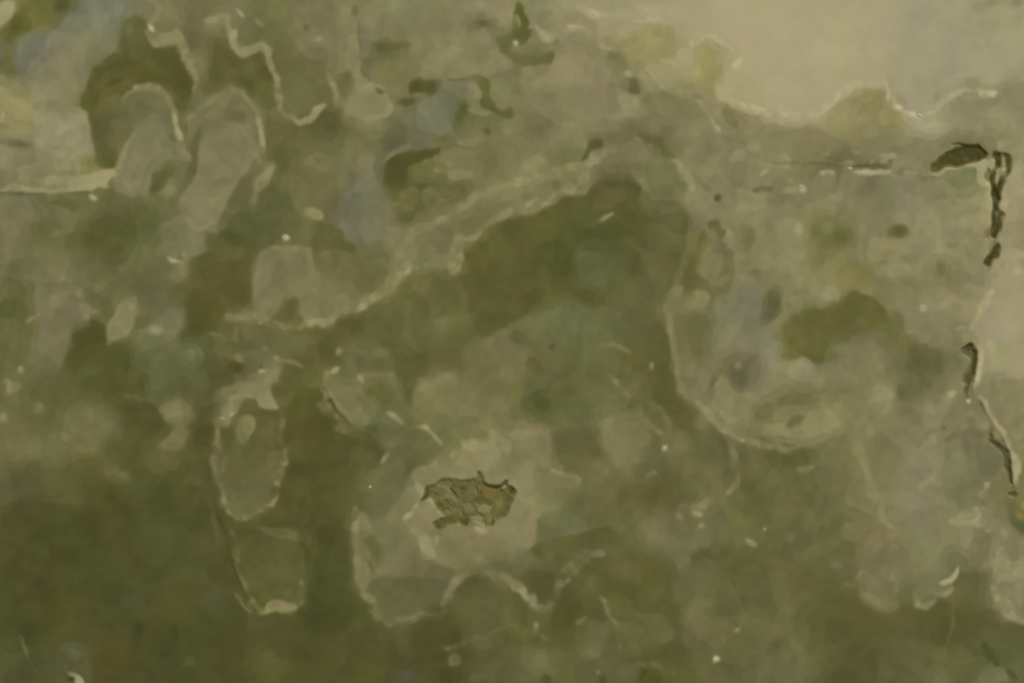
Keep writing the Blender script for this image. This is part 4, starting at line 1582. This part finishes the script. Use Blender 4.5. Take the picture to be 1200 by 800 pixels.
    mk = .4 * smooth01(.45 + .9 * fbm(GX, GY, 64, 55, 4, .6)) * (H > -1.5)
    mk = mk[..., None]; I = I * (1 - mk) + far * mk
    I = I + .27 * (I - blur(I[::4, ::4], 24).repeat(4, 0).repeat(4, 1)[:NY, :NX])
    Y0 = I @ np.array([.3, .59, .11])
    # cloudy mottling, faint paler filaments and fine grain of the mineral itself
    ux = GX + 9 * fbm(GX, GY, 70, 61, 3); uy = GY + 9 * fbm(GX, GY, 70, 62, 3)
    m = .03 * fbm(ux, uy, 55, 63, 4, .65) + .016 * MOT + .006 * FINE
    for wl, sd, am in ((60, 71, .018), (34, 72, .021), (20, 73, .020), (12, 74, .016)):
        f = fbm(ux + wl * .25 * vnoise(GX, GY, wl, sd + 9), uy, wl, sd, 3, .55)   # clots with fairly definite edges
        m = m + am * (np.tanh(7 * (f - .25)) + np.tanh(7 * (f + .3))) * .5
    for wl, sd, am in ((52, 131, .040), (26, 133, .034)):     # wavy pale ridges and darker troughs between them
        f = fbm(GX + 12 * vnoise(GX, GY, 48, sd + 1), GY + 12 * vnoise(GX, GY, 48, sd + 2), wl, sd, 3, .5)
        m = m + am * (np.clip(1 - 3.0 * np.abs(f), 0, 1) - .35 * np.clip(1 - 4 * np.abs(f - .42), 0, 1)) * np.clip(.35 + 1.2 * vnoise(GX, GY, 95, sd + 3), 0, 1)
    Yb = blur(Y0, 8) + 1.6 * fbm(GX, GY, 40, 121, 3)      # agate banding: thin shells that follow the mineral fronts
    bnd = np.sin(Yb * 1.05 + 2.2 * vnoise(GX, GY, 90, 122)); gr = np.hypot(*np.gradient(Yb))
    m = m + .032 * bnd * np.clip(.2 + 1.1 * vnoise(GX, GY, 55, 123), 0, 1) * smooth01(gr / .35)
    m = m * (1 - .75 * smooth01((I[..., 0] - 138) / 18))      # the pale fields are clear and even
    Y = I @ np.array([.3, .59, .11]); rg = I[..., 0] - I[..., 1]; gb = I[..., 1] - I[..., 2]
    e = 3.5 + (Y - 95) * .085
    rg = e + np.where(rg < e, (rg - e) * np.where(gb < 28, .7, .52), (rg - e) * .45) - 1.5 + 2.2 * smooth01((Y - 98) / 18); gb = 36.5 + np.where(gb < 36, (gb - 36) * .72, (gb - 36) * .6) + 1.2 * fbm(ux, uy, 40, 66, 3)
    rg = rg + 1.0 * fbm(ux, uy, 34, 67, 3)
    Y = Y + 4.2 * smooth01((Y - 90) / 28) * (1 - smooth01((Y - 132) / 24)) - 1.5 * (1 - smooth01((Y - 84) / 12)) * smooth01((Y - 74) / 8)
    Gc = Y - .3 * rg + .11 * gb
    I = np.stack([Gc + rg, Gc, Gc - gb], -1) * (1 + m[..., None])
    K = kuwahara(I, 3); k = (.62 * (H > -1.0))[..., None]
    I = blur(I * (1 - k) + K * k, 1)
    I = I + .14 * (I - blur(I, 5)) + .10 * (I - blur(I, 40))
    return I, ID, parts, H
# ---------------------------------------------------------------- the stone
I, ID, parts, H = paint()
rng = np.random.default_rng(7); random.seed(7)

# cavity floor: a broken, facetted druse instead of a flat bottom
cav = H < -1.2
kx = rng.uniform(470, 615, 150); ky = rng.uniform(540, 630, 150); kh = rng.uniform(-1, 1, 150)
ka = rng.uniform(-.2, .2, (150, 2))
s = window(470, 535, 620, 635)
D = (GX[s][..., None] - kx) ** 2 + (GY[s][..., None] - ky) ** 2
n = D.argmin(-1)
H[s] += np.where(cav[s], .25 * kh[n] + .3 * ka[n, 0] * (GX[s] - kx[n]) + ka[n, 1] * (GY[s] - ky[n]), 0)
H += np.where(cav, .35 * fbm(GX, GY, 9, 91, 3), 0)
edge = np.minimum(np.minimum(GX - PX0, PX1 - GX), np.minimum(GY - PY0, PY1 - GY))
H = (H + .10 * FINE * (np.abs(H) > .3)) * smooth01(edge / 8)

def lin(c):
    c = np.clip(c / 255.0, 0, 1)
    c = np.where(c <= .04045, c / 12.92, ((c + .055) / 1.055) ** 2.4)
    return np.clip((c - np.array(VEIL)) / np.array(LIT), .002, .95)
COL = np.ones((NY, NX, 4), np.float32); COL[..., :3] = lin(I)
PXW = (GX - 600) * U; PYW = (400 - GY) * U; PZW = H * U
dzx = np.gradient(H, S, axis=1); dzy = np.gradient(H, S, axis=0)
NRM = np.stack([-dzx, dzy, np.ones_like(H)], -1); NRM /= np.linalg.norm(NRM, axis=-1, keepdims=True)
VCO = np.stack([PXW, PYW, PZW], -1).reshape(-1, 3); VCOL = COL.reshape(-1, 4); VN = NRM.reshape(-1, 3)

# ---------------------------------------------------------------- materials
def stone_material(name, rough=.4, tint=True):
    m = bpy.data.materials.new(name); m.use_nodes = True; nt = m.node_tree; nd = nt.nodes; lk = nt.links
    b = nd['Principled BSDF']; at = nd.new('ShaderNodeAttribute'); at.attribute_name = 'mineral'
    tc = nd.new('ShaderNodeTexCoord')
    no = nd.new('ShaderNodeTexNoise'); no.inputs['Scale'].default_value = 900; no.inputs['Detail'].default_value = 5
    lk.new(tc.outputs['Object'], no.inputs['Vector'])
    mr = nd.new('ShaderNodeMapRange'); mr.inputs[3].default_value = .98; mr.inputs[4].default_value = 1.02
    lk.new(no.outputs['Fac'], mr.inputs[0])
    mx = nd.new('ShaderNodeMix'); mx.data_type = 'RGBA'; mx.blend_type = 'MULTIPLY'; mx.inputs[0].default_value = 1
    lk.new(at.outputs['Color'], mx.inputs[6]); lk.new(mr.outputs[0], mx.inputs[7]); lk.new(mx.outputs[2], b.inputs['Base Color'])
    n2 = nd.new('ShaderNodeTexNoise'); n2.inputs['Scale'].default_value = 120; n2.inputs['Detail'].default_value = 6
    lk.new(tc.outputs['Object'], n2.inputs['Vector'])
    r2 = nd.new('ShaderNodeMapRange'); r2.inputs[3].default_value = rough - .08; r2.inputs[4].default_value = rough + .12
    lk.new(n2.outputs['Fac'], r2.inputs[0]); lk.new(r2.outputs[0], b.inputs['Roughness'])
    b.inputs['IOR'].default_value = 1.5; b.inputs['Specular IOR Level'].default_value = .14
    bp = nd.new('ShaderNodeBump'); bp.inputs['Strength'].default_value = .05; bp.inputs['Distance'].default_value = .0002
    lk.new(no.outputs['Fac'], bp.inputs['Height']); lk.new(bp.outputs[0], b.inputs['Normal'])
    return m
MAT = stone_material('polished_moss_agate')

def link_mesh(name, co, faces, col, normals=None, parent=None, label=None, mat=MAT):
    me = bpy.data.meshes.new(name); nv, nf = len(co), len(faces); k = faces.shape[1]
    me.vertices.add(nv); me.vertices.foreach_set('co', np.ascontiguousarray(co, np.float32).ravel())
    me.loops.add(nf * k); me.loops.foreach_set('vertex_index', np.ascontiguousarray(faces, np.int32).ravel())
    me.polygons.add(nf); me.polygons.foreach_set('loop_start', np.arange(0, nf * k, k, dtype=np.int32))
    me.update(calc_edges=True); me.validate()
    me.polygons.foreach_set('use_smooth', np.full(nf, normals is not None))
    a = me.attributes.new('mineral', 'FLOAT_COLOR', 'POINT'); a.data.foreach_set('color', np.ascontiguousarray(col, np.float32).ravel())
    if normals is not None: me.normals_split_custom_set_from_vertices(normals.tolist())
    me.materials.append(mat)
    o = bpy.data.objects.new(name, me); scene.collection.objects.link(o)
    if parent: o.parent = parent
    if label: o['label'] = label
    return o

slab = bpy.data.objects.new('polished_agate', None); scene.collection.objects.link(slab)
slab.empty_display_size = .05
slab['label'] = 'polished olive green moss agate slab with a crystal-lined cavity and tan veins'
slab['category'] = 'polished stone'; slab['kind'] = 'thing'

ii, jj = np.meshgrid(np.arange(NX - 1), np.arange(NY - 1))
v0 = (jj * NX + ii); QUADS = np.stack([v0 + NX, v0 + NX + 1, v0 + 1, v0], -1)      # counter-clockwise seen from above
CID = ID[:-1, :-1]
def face_part(pid):
    q = QUADS[CID == pid]
    if not len(q): return None
    u, inv = np.unique(q, return_inverse=True)
    return u, inv.reshape(q.shape)

# body: polished face without the inclusions, the rim outside the picture, rounded edge, sides and underside
u, q = face_part(0)
co = [VCO[u]]; fc = [q]; cl = [VCOL[u]]; nr = [VN[u]]; base = len(u)
def sample(x, y):
    x = x + 10 * vnoise(x, y, 50, 81); y = y + 10 * vnoise(x, y, 50, 82)
    x = np.where(x < 0, -x, x); x = np.where(x > 1200, 2400 - x, x)
    y = np.where(y < 0, -y, y); y = np.where(y > 800, 1600 - y, y)
    i = np.clip(((x - PX0) / S).round().astype(int), 0, NX - 1); j = np.clip(((y - PY0) / S).round().astype(int), 0, NY - 1)
    return COL[j, i]
G = 3.0
def ring_block(x0, x1, y0, y1):
    global base
    a = np.arange(x0, x1 + .01, G); b = np.arange(y0, y1 + .01, G); X, Y = np.meshgrid(a, b); n = len(a)
    i, j = np.meshgrid(np.arange(n - 1), np.arange(len(b) - 1)); v = j * n + i
    co.append(np.stack([(X - 600) * U, (400 - Y) * U, 0 * X], -1).reshape(-1, 3)); cl.append(sample(X, Y).reshape(-1, 4))
    nr.append(np.tile([0, 0, 1.0], (X.size, 1)))
    fc.append(np.stack([v + n, v + n + 1, v + 1, v], -1).reshape(-1, 4) + base); base += X.size
RX0, RX1, RY0, RY1 = -156, 1356, -132, 936
ring_block(RX0, PX0, RY0, RY1); ring_block(PX1, RX1, RY0, RY1)
ring_block(PX0, PX1, RY0, PY0); ring_block(PX0, PX1, PY1, RY1)
# edge profile swept round the perimeter
ax = np.arange(RX0, RX1 + .01, 6.0); ay = np.arange(RY0, RY1 + .01, 6.0)
per = [(x, RY1) for x in ax[:-1]] + [(RX1, y) for y in ay[::-1][:-1]] + [(x, RY0) for x in ax[::-1][:-1]] + [(RX0, y) for y in ay[:-1]]
per = np.array(per, float); m = len(per); cx, cy = (RX0 + RX1) / 2, (RY0 + RY1) / 2
out = np.stack([np.where(per[:, 0] >= RX1, 1, np.where(per[:, 0] <= RX0, -1, 0)), np.where(per[:, 1] >= RY1, 1, np.where(per[:, 1] <= RY0, -1, 0))], -1).astype(float)
prof = [(0, 0, 0), (2.2, -.5, 25), (4.2, -1.8, 45), (5.5, -3.8, 65), (6, -6, 90), (6, -74, 90), (4, -80, 150)]
loops = []
for off, z, an in prof:
    P = per + out * off
    co.append(np.stack([(P[:, 0] - 600) * U, (400 - P[:, 1]) * U, np.full(m, z * U)], -1)); cl.append(sample(per[:, 0] - out[:, 0] * z, per[:, 1] - out[:, 1] * z))
    A = math.radians(an); nn = np.stack([out[:, 0] * math.sin(A), -out[:, 1] * math.sin(A), np.full(m, math.cos(A))], -1)
    nr.append(nn / np.linalg.norm(nn, axis=-1, keepdims=True)); loops.append(base + np.arange(m)); base += m
for a, b in zip(loops[:-1], loops[1:]):
    fc.append(np.stack([a, b, np.roll(b, -1), np.roll(a, -1)], -1))
L = loops[-1]; bc = np.array([[(RX0 - 600) * U, (400 - RY1) * U, -80 * U], [(RX1 - 600) * U, (400 - RY1) * U, -80 * U], [(RX1 - 600) * U, (400 - RY0) * U, -80 * U], [(RX0 - 600) * U, (400 - RY0) * U, -80 * U]])
co.append(bc); cl.append(np.tile(COL[300, 500], (4, 1))); nr.append(np.tile([0, 0, -1.0], (4, 1)))
fc.append(np.array([[base + 3, base + 2, base + 1, base]])); base += 4
link_mesh('stone_body', np.concatenate(co), np.concatenate(fc), np.concatenate(cl), np.concatenate(nr), slab, 'olive green and tan moss agate ground of the polished face')

made = {}
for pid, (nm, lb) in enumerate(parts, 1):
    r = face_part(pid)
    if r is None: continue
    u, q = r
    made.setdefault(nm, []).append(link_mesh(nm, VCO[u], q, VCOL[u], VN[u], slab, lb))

# ---------------------------------------------------------------- crystal plates lining the cavity
CMAT = stone_material('druzy_quartz', .45)
cavity = made['druzy_cavity'][0]
def put(o, x, y, z, rx, ry, rz=0):
    o.location = ((x - 600) * U, (400 - y) * U, z * U); o.rotation_euler = (math.radians(rx), math.radians(ry), rz)
# outline in eighths of a unit from (470, 535), tilt in x / y, colour
PLATES = [([(335, 270), (445, 268), (480, 340), (540, 425), (500, 440), (430, 395), (335, 395)], .10, -.05, (114, 107, 67)),
          ([(460, 280), (555, 285), (595, 410), (560, 425), (510, 340)], -.08, .06, (97, 90, 52)),
          ([(610, 270), (690, 250), (700, 380), (650, 440), (605, 400)], .07, .08, (103, 96, 57)),
          ([(705, 265), (780, 265), (920, 315), (870, 410), (780, 395), (720, 350)], .05, .09, (104, 97, 49)),
          ([(700, 480), (780, 425), (865, 470), (830, 525), (725, 530)], -.06, -.06, (118, 111, 72)),
          ([(560, 440), (640, 420), (690, 480), (680, 540), (600, 530)], .06, -.05, (107, 100, 62)),
          ([(650, 575), (700, 545), (775, 565), (755, 635), (700, 645)], -.05, -.10, (120, 112, 74)),
          ([(885, 405), (955, 412), (945, 465), (895, 475)], .10, .02, (115, 108, 63)),
          ([(440, 480), (520, 470), (560, 540), (480, 545)], -.04, -.08, (104, 97, 56)),
          ([(790, 560), (860, 545), (850, 620), (800, 640)], .06, -.06, (110, 103, 66))]
for k, (pl, tx, ty, c) in enumerate(PLATES):
    tx, ty = tx * .6, ty * .6
    p = np.array(pl, float) / 8 + (470, 535); ce = p.mean(0); n = len(p)
    q = (p - ce) * .97; rr = np.random.default_rng(500 + k)
    top = np.stack([q[:, 0] * .9, -q[:, 1] * .9, .25 + q[:, 0] * tx * .5 - q[:, 1] * ty * .5 + rr.uniform(-.08, .08, n)], -1)
    low = np.stack([q[:, 0], -q[:, 1], np.full(n, -1.2)], -1)
    co_ = np.concatenate([low, top, [[0, 0, .4]]]) * U
    tr = []
    for i in range(n):
        j = (i + 1) % n                    # outline runs clockwise seen from above
        tr += [(i, n + j, j), (i, n + i, n + j), (n + i, 2 * n, n + j)]
    cc = np.ones((2 * n + 1, 4)); cc[:, :3] = lin(np.array(c, float) * np.array([1.10, 1.07, 1.05])) * rr.uniform(.95, 1.05, (2 * n + 1, 1))
    put(link_mesh('quartz_crystal', co_, np.array(tr)[:, ::1], cc, None, cavity, None, CMAT), ce[0], ce[1], -2.4, 0, 0)

# ---------------------------------------------------------------- hard quartz grains, glints painted in as pale colour
def grain_mesh(l, w, seed):
    rr = np.random.default_rng(seed); co = []; fc = []
    for z, sc in ((-.35, 1.0), (.25, .85), (.55, .4)):
        for k in range(7):
            a = 2 * math.pi * k / 7; s_ = sc * rr.uniform(.75, 1.2)
            co.append((l * s_ * math.cos(a), w * s_ * math.sin(a), w * z * rr.uniform(.8, 1.2)))
    co.append((0, 0, w * .6))
    for lv in (0, 7):
        for k in range(7):
            n = (k + 1) % 7; fc += [(lv + k, lv + n, lv + 7 + n), (lv + k, lv + 7 + n, lv + 7 + k)]
    fc += [(14 + k, 14 + (k + 1) % 7, 21) for k in range(7)]
    return np.array(co), np.array(fc)
# x, y, half length, half width, angle, colour
GRAINS = [(2.5, 139, 4.5, 1.2, 70, (176, 168, 128)), (177, 35, 3, 1.6, -50, (186, 180, 138)), (604, 51, 2.4, 1.4, -60, (204, 196, 158)), (205, 305.5, 8, 1.6, -20, (184, 176, 138)),
          (335, 277.5, 4.2, 3, 10, (186, 178, 146)), (24, 431.5, 3, 2, 60, (166, 160, 112)), (433.5, 570, 3, 2.6, 40, (188, 182, 140)), (779, 524.5, 3, 2.2, 60, (184, 178, 132)),
          (871, 516, 4, 1.8, -5, (182, 174, 134)), (838.5, 771.5, 3.6, 2.2, -5, (200, 194, 150)), (627.5, 731.5, 2.2, 2, 0, (152, 148, 108)), (108, 230.5, 4.5, 1.8, -8, (178, 170, 132)),
          (938.5, 218.5, 3.2, 2.2, 30, (178, 170, 132)), (996, 197.5, 3.4, 2.4, 10, (180, 172, 134)), (1134, 470.5, 1.6, 3, 0, (200, 192, 158)), (260, 490, 3.2, 1.6, 25, (188, 178, 138)),
          (272.5, 485, 3, 1.2, 35, (168, 160, 118)), (820, 616.5, 2.6, 2, 0, (148, 142, 100)), (896, 619.5, 2.4, 2, 0, (164, 158, 112)), (881, 635, 5, 2.6, -30, (150, 144, 102)),
          (1112, 683, 4, 1.3, 28, (190, 184, 144)), (863, 737.5, 3.6, 1.8, 10, (144, 136, 98)), (305.5, 435, 4, 2.2, 5, (166, 158, 122)), (562, 622, 7, 2.2, -24, (164, 156, 116)), (590, 571, 4, 2, 40, (156, 150, 88)),
          (1082.5, 360, 3, 2.4, 0, (164, 156, 120)), (1078, 135.5, 5, 2.6, -15, (180, 172, 138)), (816, 602.5, 5, 2, 10, (152, 144, 102))]
for k, (x, y, l, w, an, c) in enumerate(GRAINS):
    a, t = grain_mesh(l * U * .85, w * U * .7, 300 + k); cc = np.ones((22, 4)); cc[:, :3] = lin(np.array(c, float) * .97)
    put(link_mesh('quartz_grain', a, t, cc, None, slab, None, CMAT), x, y, -.4, 0, 0, math.radians(an))
